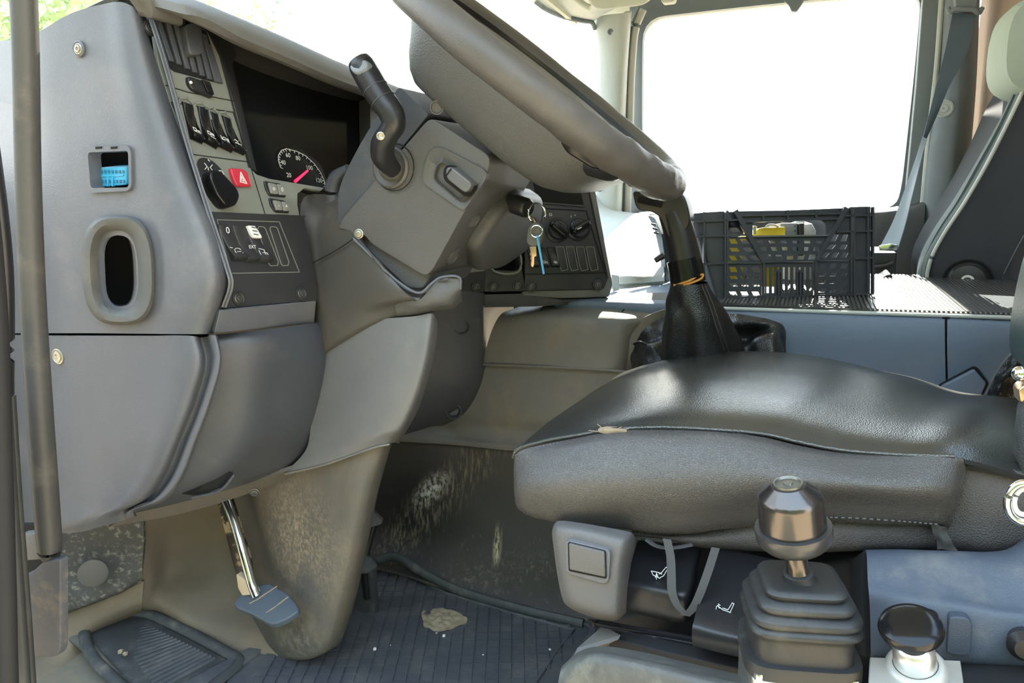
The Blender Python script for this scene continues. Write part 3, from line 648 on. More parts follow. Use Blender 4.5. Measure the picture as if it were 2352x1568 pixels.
# cap joint on hood corner
single('hood_corner_cap', slab(rnd(pts('290 -8 .755,312 -12 .75,345 -2 .765,352 40 .775,338 44 .775,330 36 .77,318 38 .768,312 20 .757'), .006), (.0, .05, 0), .006), hoodm, 'small grey corner cap where the hood meets the end panel', 'trim')

# ============================================================ STEERING COLUMN
T = .755; e1 = Vector((math.cos(T), 0, -math.sin(T))); wn_ = Vector((math.sin(T), 0, math.cos(T))); WC = Vector((-.363, 1.037, .966)); ey = Vector((0, 1, 0))
col_ = thing('steering_column', 'grey steering column shroud with indicator stalk and tilt switch below the wheel', 'steering column')
SY = .948
o = part('lower_shroud', slab(rnd(pts(f'988 268 {SY},1128 360 {SY},1120 396 {SY},1058 502 {SY},992 622 {SY},976 636 {SY},852 560 {SY},836 538 {SY},776 524 {SY},786 500 {SY}'), [.012, .012, .012, .02, .01, .012, .008, .01, .004, .006], 4), (0, .185, 0), .018, 5), colm, col_)
part('shroud_step', slab(rnd(pts(f'800 520 {SY+.018},860 520 {SY+.018},980 600 {SY+.018},992 632 {SY+.018},972 666 {SY+.012},936 664 {SY+.012},812 545 {SY+.012}'), [0, 0, 0, .006, .008, .008, 0], 4), (0, .15, 0), .005), colm, col_, label='recessed lower band of the shroud')
part('upper_shroud', slab(rnd(pts(f'917 198 {SY+.003},984 262 {SY+.003},778 520 {SY+.003},775 440 {SY+.003},800 380 {SY+.003},850 290 {SY+.003}'), [.006, .002, .003, .02, .05, .03], 5), (0, .18, 0), .013, 5), plas2, col_)
part('collar', tube(pts('800 385 .98,772 410 .985,766 440 .99,780 500 .99,800 520 .99'), [.006, .012, .014, .012, .006], 12, 20), plas2, col_)
part('shroud_edge', tube([at(812, 545, SY-.002), at(940, 668, SY-.002), at(978, 670, SY-.002), at(1000, 648, SY), at(1030, 640, SY)], .0022, 8, 30), plas2, col_)
screw(at(824, 537, SY-.002), (.2, -1, .1), .005, col_)
ua = at(1130, 364, SY); ub = at(990, 626, SY); UP = (ua, (ub-ua).cross(ey).normalized())
if UP[1].dot(CAM-ua) < 0: UP = (ua, -UP[1])
part('lock_housing', slab(rnd(onpl(UP, '1128 470 1180 430 1232 442 1224 505 1190 566 1130 606 1075 612 1070 560', .022), .02, 5), -UP[1]*.03, .014, 4), colm, col_, label='rounded housing around the ignition lock')
for x, y in ((1088, 507), (1040, 590)):
    c = onp(UP, x, y, .0005); b = lathe(c, UP[1], [(.0145, -.002), (.0145, .0008), (.0125, .0018), (.0112, .0004), (.0105, -.001)], 22); q = part('screw_recess', b, colm, col_)
    part('recess_floor', lathe(c, UP[1], [(.0108, -.002), (.0108, .0006), (.003, .0008)], 18), tunm, q)
# bezel pocket and tilt switch
pk = rnd(pts(f'985 345 {SY-.004},1010 336 {SY-.004},1118 392 {SY-.004},1116 412 {SY-.004},1066 484 {SY-.004},1054 478 {SY-.004},970 420 {SY-.004},972 390 {SY-.004}'), .012, 5)
pi_ = rnd(pts(f'1020 378 {SY+.012},1030 372 {SY+.012},1096 424 {SY+.012},1094 436 {SY+.012},1074 458 {SY+.012},1064 456 {SY+.012},1012 410 {SY+.012},1014 398 {SY+.012}'), .006, 5)
b = BM(); quads(b, [[p+Vector((0, .01, 0)) for p in pk], pk, [p.lerp(q, .12)+Vector((0, -.002, 0)) for p, q in zip(pk, pi_)], [p.lerp(q, .75)-Vector((0, .008, 0)) for p, q in zip(pk, pi_)], [p-Vector((0, .019, 0)) for p in pi_], [p+Vector((0, .0, 0)) for p in pi_]], cu=True)
part('switch_bezel', b, colm, col_, sharp=70)
tsw = part('tilt_switch', slab(rnd(pts(f'1018 384 {SY-.012},1032 376 {SY-.012},1094 428 {SY-.012},1072 456 {SY-.012},1016 412 {SY-.012}'), .008), (0, .02, 0), .002), hole, col_)
part('switch_rocker', slab(rnd(pts(f'1022 386 {SY-.022},1036 382 {SY-.022},1086 422 {SY-.022},1070 446 {SY-.022},1024 410 {SY-.022}'), .008, 5), (0, .02, 0), .005, 4), M('switch_satin', (.12, .12, .125), .28), tsw, label='satin grey rocker of the tilt switch')
part('switch_mark', ribbon(pts(f'1024 404 {SY-.0225},1036 388 {SY-.0225}'), Vector((0, -1, 0)), .0016, .001), hole, tsw, smooth=False)
# stalk boss and stalk
c = at(897, 384, SY-.001); ax = Vector((-.05, -1, .05))
part('stalk_boss', lathe(c, ax, [(.030, -.004), (.030, .001), (.027, .0035), (.024, .001), (.020, .0), (.0185, .004), (.014, .010), (.008, .012)], 32), colm, col_)
part('boss_ring', ring(at(905, 384, SY-.002), ax, .033, .0008, 40, 6), hole, col_)
S = [at(905, 392, .938), at(880, 360, .915), at(880, 330, .905), at(893, 305, .90), at(904, 285, .90), at(898, 258, .90), at(880, 232, .90), at(862, 205, .90), at(846, 178, .90), at(830, 150, .90), at(822, 138, .90)]
st = part('indicator_stalk', tube(S[:8], [.012, .0165, .0165, .015, .0165, .0175, .0178, .018], 18, 40, ref=Vector((0, 1, 0))), blk, col_, label='black indicator stalk with a grey tip')
for i in (6, 7): part('stalk_ring', ring(S[i], S[i]-S[i+1], .0180, .0006, 28, 6), plas2, st)
part('stalk_tip', tube([S[7], S[8], S[9], at(824, 140, .90)], [.0178, .018, .0175, .0155], 18, 16, ref=Vector((0, 1, 0))), blk, st)
c = at(822, 150, .882); part('stalk_button', slab(rnd(pts('800 152 .884,822 132 .888,846 140 .886,842 160 .882,818 172 .879,806 164 .88'), .006, 4), (.003, .012, -.004), .003), M('button_satin', (.15, .16, .18), .35), st, label='grey button on the stalk end')
c = at(874, 312, .884); part('stalk_screw', lathe(c, CAM-c, [(.0055, -.002), (.0055, .001), (.004, .0015), (.002, 0)], 14), scr, st)
# cowl around column foot (left) and column lower casing
cc_ = thing('column_lower_casing', 'brown dusted grey casing flaring down from the steering column onto the dashboard', 'casing')
part('casing_shell', grid([pts('690 470 1.03,700 452 1.02,740 446 1.0,775 450 .985,800 470 .98'), pts('690 520 1.02,712 520 .985,745 500 .965,785 500 .955,830 545 .955'), pts('700 570 1.01,716 572 .98,760 560 .955,820 548 .945,850 580 .94'), pts('712 610 1.0,726 606 .97,790 600 .945,850 590 .938,900 640 .935'),
    pts('718 690 .99,728 690 .965,780 690 .945,860 690 .935,960 690 .935'), pts('722 760 .99,730 760 .965,770 740 .95,860 715 .945,980 680 .95'), pts('726 800 .995,736 812 .97,762 796 .96,850 750 .955,1000 700 .97'), pts('728 808 1.05,742 818 1.02,780 800 1.0,870 752 1.0,1010 706 1.02')], 40, 40, .004), colm2, cc_, sharp=60)
part('casing_tray', grid([pts('900 668 .945,960 690 .935,990 660 .94,1010 640 .95,1055 640 .96'), pts('905 690 .945,960 705 .938,1000 690 .94,1030 680 .95,1058 662 .96'), pts('910 720 .95,970 712 .945,1010 704 .95,1040 698 .96,1060 680 .98'), pts('910 730 1.02,970 722 1.02,1010 712 1.03,1040 705 1.04,1062 690 1.06')], 24, 20, .004), colm, cc_)
part('casing_edge', tube(pts('812 548 .938,940 664 .933,966 672 .932,990 652 .935,1012 637 .945,1056 638 .958,1058 664 .96'), .0018, 8, 40), plas, cc_, label='pale worn edge of the casing')
part('casing_seam', tube(pts('714 606 .966,780 570 .943,812 548 .939'), .001, 6, 20), hole, cc_)

# ============================================================ STEERING WHEEL
sw_ = thing('steering_wheel', 'large steering wheel with a worn dark leatherette rim cover', 'steering wheel')
from mathutils import noise as MN
T = .689; e1 = Vector((math.cos(T), 0, -math.sin(T))); n0 = Vector((math.sin(T), 0, math.cos(T))); WC = Vector((-.367, 1.04, .954)); ey = Vector((0, 1, 0))*math.cos(-.036)+n0*math.sin(-.036); wn_ = n0*math.cos(-.036)-Vector((0, 1, 0))*math.sin(-.036)
bm = BM(); R_ = .236; NS, NT = 160, 20; L = []
for i in range(NS):
    a = i/NS*6.28318; dr = e1*math.cos(a)+ey*math.sin(a); row = []
    for k in range(NT):
        t = k/NT*6.28318; p = WC+dr*R_; bump = 0
        q = WC+dr*(R_+.024*math.cos(t))+wn_*(.024*math.sin(t))
        wr = max(0, math.cos(a+.35))**2
        rr = .0236+.0030*wr*MN.noise(q*42)+.0012*MN.noise(q*14)+.0008*wr*MN.noise(q*90)
        row.append(WC+dr*(R_+rr*math.cos(t))+wn_*(rr*math.sin(t)))
    L.append(row)
quads(bm, L, cu=True, cv=True); rim = part('rim', bm, whl, sw_)
bm = BM(); L = []
for i in range(90):
    a = i/90*6.28318; dr = e1*math.cos(a)+ey*math.sin(a); L.append([WC+dr*(R_-.0225)+wn_*.008, WC+dr*(R_-.0250)+wn_*.010, WC+dr*(R_-.0255)+wn_*.004])
quads(bm, L, cu=True, cv=True); part('rim_seam', bm, blk, rim)
hub_prof = [(.002, -.175, .178, .128), (-.010, -.185, .190, .140), (-.03, -.178, .186, .137), (-.05, -.167, .173, .130), (-.075, -.157, .157, .119), (-.094, -.146, .137, .106), (-.104, -.135, .116, .094), (-.109, -.112, .092, .075)]
bm = BM(); L = []
for s, a0, a1, by in hub_prof:
    row = []
    for k in range(64):
        t = k/64*6.28318; c, s_ = math.cos(t), math.sin(t); pw = 2/4.2
        ca, sa = math.copysign(abs(c)**pw, c), math.copysign(abs(s_)**pw, s_)
        row.append(WC+wn_*s+e1*((a0+a1)/2+(a1-a0)/2*ca)+ey*(by*sa))
    L.append(row)
V, _ = quads(bm, L, cu=True); bm.faces.new(V[-1]); 
top = [WC+wn_*.008+e1*((.004)+(.13)*math.cos(k/64*6.28318))+ey*(.11*math.sin(k/64*6.28318)) for k in range(64)]
V0 = [bm.verts.new(p) for p in top]
for k in range(64): bm.faces.new([V[0][k], V[0][(k+1) % 64], V0[(k+1) % 64], V0[k]])
bm.faces.new(V0); hub = part('hub_cover', bm, hubm, sw_)
for sy in (-1, 1):
    part('spoke', tube([WC+e1*.16+ey*sy*.10-wn_*.03, WC+e1*.19+ey*sy*.125-wn_*.016, WC+e1*.185+ey*sy*.152], [.018, .016, .014], 12, 10), blk, sw_)
    if 0: part('spoke', tube([WC-e1*.15+ey*sy*.11-wn_*.03, WC-e1*.17+ey*sy*.14-wn_*.016, WC-e1*.17+ey*sy*.172], [.02, .018, .014], 12, 10), hubm, sw_)
part('thumb_grip', slab(rnd(pts('1284 322 .88,1300 318 .88,1378 372 .885,1384 388 .89,1362 388 .89,1300 350 .885'), .006), (.0, .02, 0), .005), gloss, sw_)
c = at(1003, 247, .938); part('screw_hole', lathe(c, CAM-c, [(.0095, -.006), (.0095, .001), (.008, .001), (.0072, -.002), (.001, -.002)], 20), rub, sw_, label='dusty round screw hole')

# ============================================================ KEYS
ky = thing('key_bunch', 'bunch of keys with a thin blue strap hanging from the ignition lock', 'keys')
part('lock_barrel', lathe(at(1205, 476, 1.06), Vector((.75, -.35, -.2)), [(.015, -.03), (.015, .004), (.012, .008), (.004, .008)], 24), blk, ky)
kc = at(1232, 490, 1.03)
part('key_bow', slab(rnd(pts('1212 520 1.02,1226 508 1.02,1240 512 1.02,1244 545 1.02,1234 566 1.02,1216 566 1.02,1208 556 1.02'), .006), (.002, .006, 0), .002), rub, ky)
part('key_bow', slab(rnd(pts('1216 494 1.035,1224 500 1.03,1232 512 1.03,1240 520 1.03,1236 534 1.03,1222 524 1.03'), .003), (.002, .003, 0), .001), brass, ky, label='metal key bow')
b = BM(); bl = pts('1216 566 1.022,1231 566 1.022,1232 588 1.022,1227 590 1.022,1227 606 1.022,1224 614 1.022,1219 611 1.022,1218 602 1.022,1220 598 1.022,1217 594 1.022,1219 589 1.022,1216 584 1.022,1218 578 1.022')
part('key_blade', slab(bl, (.0, .0022, 0), .0005), brass, ky)
part('key_ring', ring(at(1233, 490, 1.035), Vector((.75, -.6, .1)), .0145, .0014, 30, 8, ref=Vector((0, 0, 1))), met, ky)
part('key_ring', ring(at(1232, 531, 1.015), Vector((.1, -1, .2)), .0085, .001, 28, 8), met, ky)
part('blue_strap', tube(pts('1234 540 1.012,1238 565 1.012,1244 600 1.012,1249 629 1.012'), .0032, 8, 16, flat=(1, .35)), strapb, ky, label='bright blue plastic strap')
# ============================================================ CENTRE CONSOLE
CP = plane3('1210 655 1.40,1395 668 1.50,1215 440 1.44')
ca_, cn = CP
cx_ = (onp(CP, 1390, 640)-onp(CP, 1215, 640)).normalized(); cy_ = cn.cross(cx_); cy_ = -cy_ if cy_.z < 0 else cy_
cp = thing('centre_console_panel', 'black centre dash panel with radio slot, two rotary knobs and a row of switch covers', 'console panel')
part('fascia', slab(rnd(onpl(CP, '1205 400 1340 400 1352 420 1396 640 1388 664 1205 668'), .006), -cn*.01, .002), fascd, cp)
part('console_rim', slab(rnd(onpl(CP, '1338 396 1362 404 1408 652 1400 682 1290 684 1200 678 1200 668 1385 664 1393 640', -.002), .006), -cn*.05, .005), hoodm, cp, label='grey rim of the console')
part('radio_slot', slab(rnd(onpl(CP, '1222 412 1328 416 1340 470 1234 462', .0014), .004), -cn*.004, .0005), hole, cp)
part('slot_frame', ribbon(onpl(CP, '1232 465 1342 474 1329 413', .0016), cn, .003, .002), fascd, cp)
def cgroove(s, w=.0014, m=hole, lift=.0016): return part('seam', ribbon(onpl(CP, s, lift), cn, w, .0006), m, cp, smooth=False)
part('console_back', slab(onpl(CP, '1010 380 1345 396 1402 690 1010 700', -.055), -cn*.01), matt, cp)
cgroove('1240 478 1346 484 1392 632'); cgroove('1204 630 1392 626'); cgroove('1345 408 1396 640')
def cknob(cx, cy, rx, kang, lab):
    c = onp(CP, cx, cy, .001); k = part('knob_plate', lathe(c, cn, [(.026, -.002), (.026, .002), (.023, .004), (.001, .004)], 28), blk, cp)
    d1 = cx_*math.cos(kang)+cy_*math.sin(kang); d2 = cn.cross(d1)
    c2 = c+cn*.004
    kb_ = part('rotary_knob', slab(rnd([c2+cn*.018+d1*u*.022+d2*v*.011 for u, v in ((-1, -.8), (1, -.8), (1, .8), (-1, .8))], .010, 5), -cn*.018, .006, 4), gloss, cp, label=lab)
    part('knob_base', lathe(c2, cn, [(.021, 0), (.020, .004), (.018, .006), (.001, .006)], 28), blk, kb_)
    return kb_
cknob(1280, 528, 26, -.7, 'rotary air knob with white symbols'); k2 = cknob(1328, 524, 26, .5, 'rotary fan knob')
part('knob_mark', ribbon([onp(CP, 1318, 530, .024), onp(CP, 1326, 526, .024)], cn, .002, .0008), white, k2, smooth=False)
b = BM()
for x, y in ((1264, 493), (1287, 510), (1294, 538), (1277, 553)): ribbon(onpl(CP, f'{x-3} {y-2} {x+2} {y-2} {x+3} {y+2} {x-2} {y+3} {x-3} {y-2}', .002), cn, .001, .0005, bm=b)
part('air_symbols', b, white, cp, smooth=False)
text('3', onp(CP, 1311, 499, .0018), cx_, cy_, .008, white, cp, 'fan_number'); text('4', onp(CP, 1320, 496, .0018), cx_, cy_, .008, white, cp, 'fan_number')
for x0, ic_ in ((1208, None), (1232, I1), (1255, [[(math.cos(a)*.5, math.sin(a)*.5), (-math.cos(a)*.5, -math.sin(a)*.5)] for a in (0, .785, 1.57, 2.356)])):
    rocker((x0, 568), (x0+18, 568), (x0+12, 614), (x0+30, 614), blk, ic_, parent=cp, pl=CP, tall=.010)
for x0 in (1276, 1299, 1322, 1345):
    s = f'{x0} 567 {x0+18} 567 {x0+28} 619 {x0+13} 622 {x0+8} 610'
    q = part('blank_cover', slab(rnd(onpl(CP, s, .002), .003), -cn*.003, .0008), fascd, cp); part('cover_rim', ribbon(onpl(CP, s+f' {x0} 567', .0022), cn, .0014, .001), fasc, q)
for x, y in ((1221, 658), (1373, 655)):
    c = onp(CP, x, y, .002); b = lathe(c, cn, [(.0115, -.001), (.0115, .001), (.009, .0015), (.0075, 0)], 18); part('screw_recess', b, fascd, cp); screw(c, cn, .005, cp, scrd)
# middle cubby
MP = plane3('1112 668 1.345,1206 668 1.395,1130 560 1.37')
mn_ = MP[1]
mp = thing('cubby_panel', 'black panel with an open storage cubby between column and radio panel', 'console panel')
fo = part('fascia', slab(rnd(onpl(MP, '1112 560 1180 510 1208 668 1112 670'), .003), -mn_*.03, .002), fascd, mp)
cut(fo, [slab(rnd(onpl(MP, '1116 560 1182 540 1194 612 1188 622 1132 620', .02), .006), -mn_*.06)])
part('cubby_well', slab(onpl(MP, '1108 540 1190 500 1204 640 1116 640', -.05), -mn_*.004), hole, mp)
part('cubby_lip', tube(onpl(MP, '1114 572 1124 608 1136 623 1188 625 1196 614 1184 540', .002), .0024, 8, 30), fasc, mp)
b = BM()
for y in (563, 571, 579): ribbon(onpl(MP, f'1152 {y+2} 1164 {y}', -.045), mn_, .002, .001, bm=b)
part('cubby_marks', b, bsw, mp, smooth=False)
for x, y in ((1134, 657), (1190, 656)):
    c = onp(MP, x, y, .002); b = lathe(c, mn_, [(.0115, -.001), (.0115, .001), (.009, .0015), (.0075, 0)], 18); part('screw_recess', b, fascd, mp); screw(c, mn_, .005, mp, scrd)
NP = plane3('1052 672 1.30,1112 668 1.342,1066 610 1.32')
q = thing('narrow_dash_panel', 'narrow black panel with one screw just right of the column casing', 'console panel')
part('fascia', slab(rnd(onpl(NP, '1040 560 1098 560 1116 628 1112 670 1040 674'), .003), -NP[1]*.03, .002), fascd, q)
part('panel_window', slab(onpl(NP, '1050 600 1104 592 1112 622 1050 630', .001), -NP[1]*.003), fasc, q)
c = onp(NP, 1095, 658, .002); b = lathe(c, NP[1], [(.0115, -.001), (.0115, .001), (.009, .0015), (.0075, 0)], 18); part('screw_recess', b, fascd, q); screw(c, NP[1], .005, q, scrd)
# lower centre skirt under the console, and dark lower dash
s_ = thing('centre_lower_panel', 'dark lower dashboard panel with two round recesses hidden behind the pedestal', 'panel')
part('panel_shell', grid([pts('860 660 1.20,960 664 1.25,1110 672 1.345,1116 674 1.36,1180 680 1.5'), pts('860 700 1.20,960 700 1.25,1108 704 1.35,1114 706 1.37,1180 706 1.5'), pts('860 800 1.2,960 800 1.26,1104 798 1.35,1111 800 1.39,1160 800 1.5'), pts('860 880 1.2,960 880 1.26,1090 880 1.35,1098 884 1.39,1140 884 1.5'), pts('860 950 1.22,960 950 1.28,1052 938 1.35,1062 946 1.385,1100 946 1.5'), pts('860 1010 1.25,920 1000 1.29,990 980 1.34,1010 978 1.385,1040 978 1.5')], 24, 36, .004), plas2, s_, sharp=60)
for x, y, Y in ((1060, 750, 1.315), (1042, 944, 1.34)):
    c = at(x, y, Y); part('screw_recess', lathe(c, Vector((.5, -.8, .1)), [(.017, -.012), (.017, .004), (.014, .006), (.012, .002), (.011, -.006), (.003, -.006)], 22), plas2, s_)
single('console_skirt', slab(rnd(pts('1112 676 1.35,1204 674 1.40,1290 688 1.45,1400 684 1.50,1392 694 1.505,1230 704 1.42,1110 706 1.365'), .003), (.0, .04, 0), .004), plas2, 'dark skirt strip below the black centre console panel', 'trim')

# ============================================================ PEDESTAL under the column
pd = thing('column_pedestal', 'tall pedestal under the column, clean grey knee cover above and sand-stained foot below', 'pedestal')
part('knee_cover', grid([pts('740 770 .975,790 748 .965,870 733 .955,960 725 .955,992 720 .96,1000 728 .975,1004 735 1.02'), pts('738 800 .975,790 790 .962,870 775 .95,955 768 .948,986 764 .952,998 762 .97,1004 765 1.02'),
    pts('737 830 .972,790 830 .958,870 830 .942,945 830 .94,975 832 .945,986 834 .965,992 838 1.02'), pts('728 900 .965,780 905 .952,850 915 .935,915 925 .932,944 930 .938,956 932 .96,962 936 1.02'),
    pts('714 980 .958,770 985 .945,840 985 .93,890 985 .928,914 988 .934,926 990 .96,932 992 1.02'), pts('704 1030 .953,765 1022 .942,830 1008 .93,872 1002 .928,896 1004 .936,910 1008 .96,918 1012 1.02'), pts('656 1084 .945,745 1064 .94,815 1040 .935,868 1022 .935,892 1018 .942,908 1016 .965,918 1018 1.02')], 60, 50, .004), knee, pd, sharp=60)
part('cover_edge', tube(pts('655 1088 .944,745 1067 .939,815 1043 .934,868 1025 .934,895 1020 .941'), .0018, 8, 24), tunm, pd)
part('pedestal_foot', grid([pts('540 1130 1.06,620 1098 .985,700 1074 .965,780 1048 .95,850 1028 .945,882 1020 .955,900 1016 1.06'), pts('545 1200 1.06,620 1180 .99,700 1160 .965,775 1140 .945,828 1130 .94,852 1128 .955,868 1128 1.06'),
    pts('556 1300 1.06,620 1290 .99,690 1285 .962,750 1280 .94,800 1280 .938,822 1280 .955,838 1280 1.06'), pts('568 1400 1.06,620 1400 1.0,680 1400 .965,735 1398 .942,775 1396 .942,795 1394 .96,812 1392 1.06'),
    pts('580 1470 1.06,620 1478 1.0,670 1482 .968,720 1482 .948,756 1474 .948,774 1466 .965,790 1458 1.06'), pts('590 1488 1.07,622 1500 1.01,668 1510 .98,715 1508 .96,748 1496 .96,768 1484 .98,786 1470 1.07'), pts('595 1492 1.10,624 1506 1.05,668 1516 1.02,712 1513 1.0,744 1500 1.0,766 1488 1.02,786 1474 1.09')], 50, 60, .005), ped, pd, sharp=70, label='sand-stained lower foot of the pedestal')
# footwell front wall
struct('trim_12', grid([pts('306 1160 .975,325 1150 .985,420 1120 1.04,520 1080 1.10,620 1040 1.16'), pts('314 1240 .96,340 1240 .985,395 1225 1.05,520 1200 1.12,640 1180 1.16'), pts('318 1320 .958,345 1320 .985,392 1310 1.05,520 1300 1.10,640 1290 1.15'), pts('322 1385 .956,350 1380 .985,388 1372 1.01,520 1380 1.05,640 1390 1.10'), pts('330 1402 z-.025,360 1408 z-.03,440 1440 z-.03,540 1470 z-.04,660 1500 z-.045'), pts('334 1410 z-.05,366 1418 z-.05,446 1458 z-.052,545 1500 z-.058,680 1530 z-.062'), pts('330 1440 z-.09,390 1460 z-.09,450 1500 z-.09,540 1540 z-.09,680 1560 z-.09')], 50, 60, .01, noise=(9, .004)), fwall)
sk = struct('trim_13', grid([pts('60 1190 .90,140 1205 .90,240 1190 .93,330 1150 .97'), pts('60 1300 .88,140 1300 .885,240 1290 .92,330 1250 .955'), pts('60 1400 .86,140 1404 .865,240 1370 .90,326 1330 .945'), pts('60 1412 .865,140 1412 .87,240 1378 .905,326 1338 .95')], 30, 24, .008, noise=(30, .003)), spk)
c = at(214, 1315, .885); part('plug_disc', lathe(c, (.7, -.75, .1), [(.026, -.003), (.026, .003), (.022, .005), (.001, .0045)], 26), rub, sk, label='round dusty plug')
struct('trim_14', grid([pts('60 1406 .875,140 1410 .88,240 1376 .915,330 1334 .96'), pts('60 1470 .86,140 1460 .87,235 1420 .91,326 1388 .955'), pts('60 1545 z-.05,140 1520 z-.052,215 1466 z-.052,330 1406 z-.05'), pts('60 1600 z-.07,150 1550 z-.07,230 1480 z-.07,335 1412 z-.07')], 24, 16, .006, noise=(12, .004)), fwall)
# floor edge on the door side
struct('trim_15', tube(pts('60 1440 z-.02,130 1446 z-.025,180 1470 z-.03,250 1540 z-.035,330 1640 z-.04'), .011, 12, 30, flat=(1, .8)), M('floor_plastic', (.12, .12, .105), .65, bump=(300, .4), dirt=(SAND, 8, .42, .75, .7)))
# ============================================================ LEFT GRAB BAR
gb = thing('grab_handle', 'long vertical grey grab bar at the door opening', 'grab bar')
part('bar', tube(pts('52 -60 .62,58 100 .62,64 400 .62,76 700 .62,92 950 .62,104 1120 .62,112 1230 .62,114 1268 .62,113 1282 .622'), [.0138, .0138, .014, .0146, .0152, .0156, .0154, .0143, .009], 24, 60), barm, gb)
part('bar_mount', slab(rnd(pts('46 1226 .64,104 1224 .64,104 1284 .64,52 1288 .64'), .003), (.0, .012, 0), .004), tunm, gb, label='sand coloured mounting block')
part('mount_gap', slab(pts('44 1206 .665,84 1206 .665,100 1300 .665,52 1320 .665'), (0, .01, 0)), hole, gb)
part('bracket_cover', slab(rnd(pts('54 1318 .61,66 1320 .61,100 1288 .61,137 1284 .61,138 1490 .61,130 1508 .61,80 1511 .61,74 1490 .61'), .006), (0, .012, 0), .005), M('bracket_plastic', (.085, .09, .10), .55, bump=grain, dirt=(SAND, 20, .48, .75, .6)), gb)

# ============================================================ PEDALS
bp_ = thing('brake_pedal', 'brake pedal with a chromed arm and grooved grey rubber pad, left of the pedestal', 'pedal')
part('pedal_arm', tube(pts('520 1150 .965,538 1200 .955,556 1260 .942,570 1310 .935,580 1345 .93,590 1370 .925'), .0085, 12, 24), met, bp_)
part('arm_bracket', slab(pts('500 1160 .975,524 1152 .975,566 1290 .945,574 1350 .935,556 1360 .935,536 1300 .945'), (-.006, .02, 0), .002), M('pedal_paint', (.015, .014, .013), .35, dirt=(SAND, 30, .5, .6, .9)), bp_)
part('arm_foot', slab(rnd(pts('542 1318 .93,574 1338 .925,588 1365 .92,556 1368 .92,546 1350 .925'), .003), (0, .012, 0), .002), M('dusty_arm', (.5, .4, .27), .9), bp_, label='sand caked lower arm')
A = [at(534, 1384, .905), at(555, 1365, .925), at(580, 1347, .94), at(618, 1338, .95), at(660, 1360, .94), at(684, 1392, .925), at(686, 1406, .92), at(660, 1424, .905), at(632, 1434, .893), at(616, 1430, .89), at(575, 1405, .895), at(545, 1396, .90)]
pn = nrm(A); pc = sum(A, Vector())/len(A); A = [p-pn*((p-pc).dot(pn)) for p in A]
pdp = part('pedal_pad', slab(rnd(A, .004, 3), -pn*.012, .003), M('pedal_rubber', (.075, .095, .12), .5, bump=(500, .2)), bp_)
pp = (pc, pn); b = ribbon(onpl(pp, '574 1386 592 1376 636 1347', .0008), pn, .0016, .0016); ribbon(onpl(pp, '612 1407 632 1394 662 1371', .0008), pn, .0016, .0016, bm=b); part('pad_groove', b, sandm, pdp, smooth=False, label='dust filled grooves')
ap = thing('accelerator_pedal', 'dusty accelerator pedal half hidden behind the right of the pedestal foot', 'pedal')
part('pedal_pad', slab(rnd(pts('836 1180 1.20,852 1170 1.20,878 1196 1.19,876 1204 1.185,852 1212 1.18,832 1204 1.18'), .003), (-.01, .02, -.005), .004), rub, ap)
part('pedal_arm', tube([at(858, 1206, 1.2), at(846, 1250, 1.19), at(838, 1290, 1.18), at(840, 1312, 1.18)*1+Vector((0, 0, -.06))], .008, 10, 14), blk, ap)
part('pedal_hinge', slab(rnd(pts('806 1284 1.16,822 1270 1.17,852 1278 1.18,868 1300 1.17,846 1318 1.16,818 1318 1.15'), .004), (-.02, .03, -.01), .006), matd, ap)
hz_ = at(838, 1305, 1.175); part('hinge_foot', obox(Vector((hz_.x-.01, hz_.y+.015, (hz_.z+FZ)/2)), (.02, 0, 0), (0, .012, 0), (0, 0, (hz_.z-FZ)/2), .003), matd, ap)

# ============================================================ FLOOR MATS
fl = thing('floor_mat', 'black moulded rubber floor mat with a square grid under the driver seat', 'mat')
MZ = -.052
mo = pts('500 1600 z-.052,560 1500 z-.052,600 1470 z-.052,780 1440 z-.052,790 1360 z-.052,808 1318 z-.052,885 1292 z-.052,960 1310 z-.052,1040 1350 z-.052,1180 1392 z-.052,1372 1440 z-.052,1330 1500 z-.052,1260 1600 z-.052,1200 1660 z-.052,480 1660 z-.052')
mz = rnd(mo, .02, 3); part('mat_sheet', slab(mz, (0, 0, -.006), .002), matr, fl)
e_ = mo[2:12]
part('mat_rim', tube([p+Vector((0, 0, .003)) for p in rnd(mo, .03, 4)[12:60]], .007, 8, 120, flat=(1, .7)), matr, fl)
part('mat_rim', tube([p+Vector((0, 0, .001)) for p in rnd([mo[5]+Vector((0, -.03, 0)), mo[6]+Vector((.004, -.035, 0)), mo[7]+Vector((0, -.03, 0)), mo[8]+Vector((0, -.026, 0)), mo[9]+Vector((0, -.026, 0)), mo[10]+Vector((-.035, -.026, 0)), mo[12]+Vector((-.035, 0, 0))], .02, 4, closed=False)] if 0 else [mo[5]+Vector((0, -.03, .001)), mo[6]+Vector((.004, -.035, .001)), mo[7]+Vector((0, -.03, .001)), mo[8]+Vector((0, -.026, .001)), mo[9]+Vector((0, -.026, .001)), mo[10]+Vector((-.04, -.026, .001)), mo[11]+Vector((-.04, 0, .001)), mo[12]+Vector((-.035, 0, .001))], .0035, 8), matr, fl)
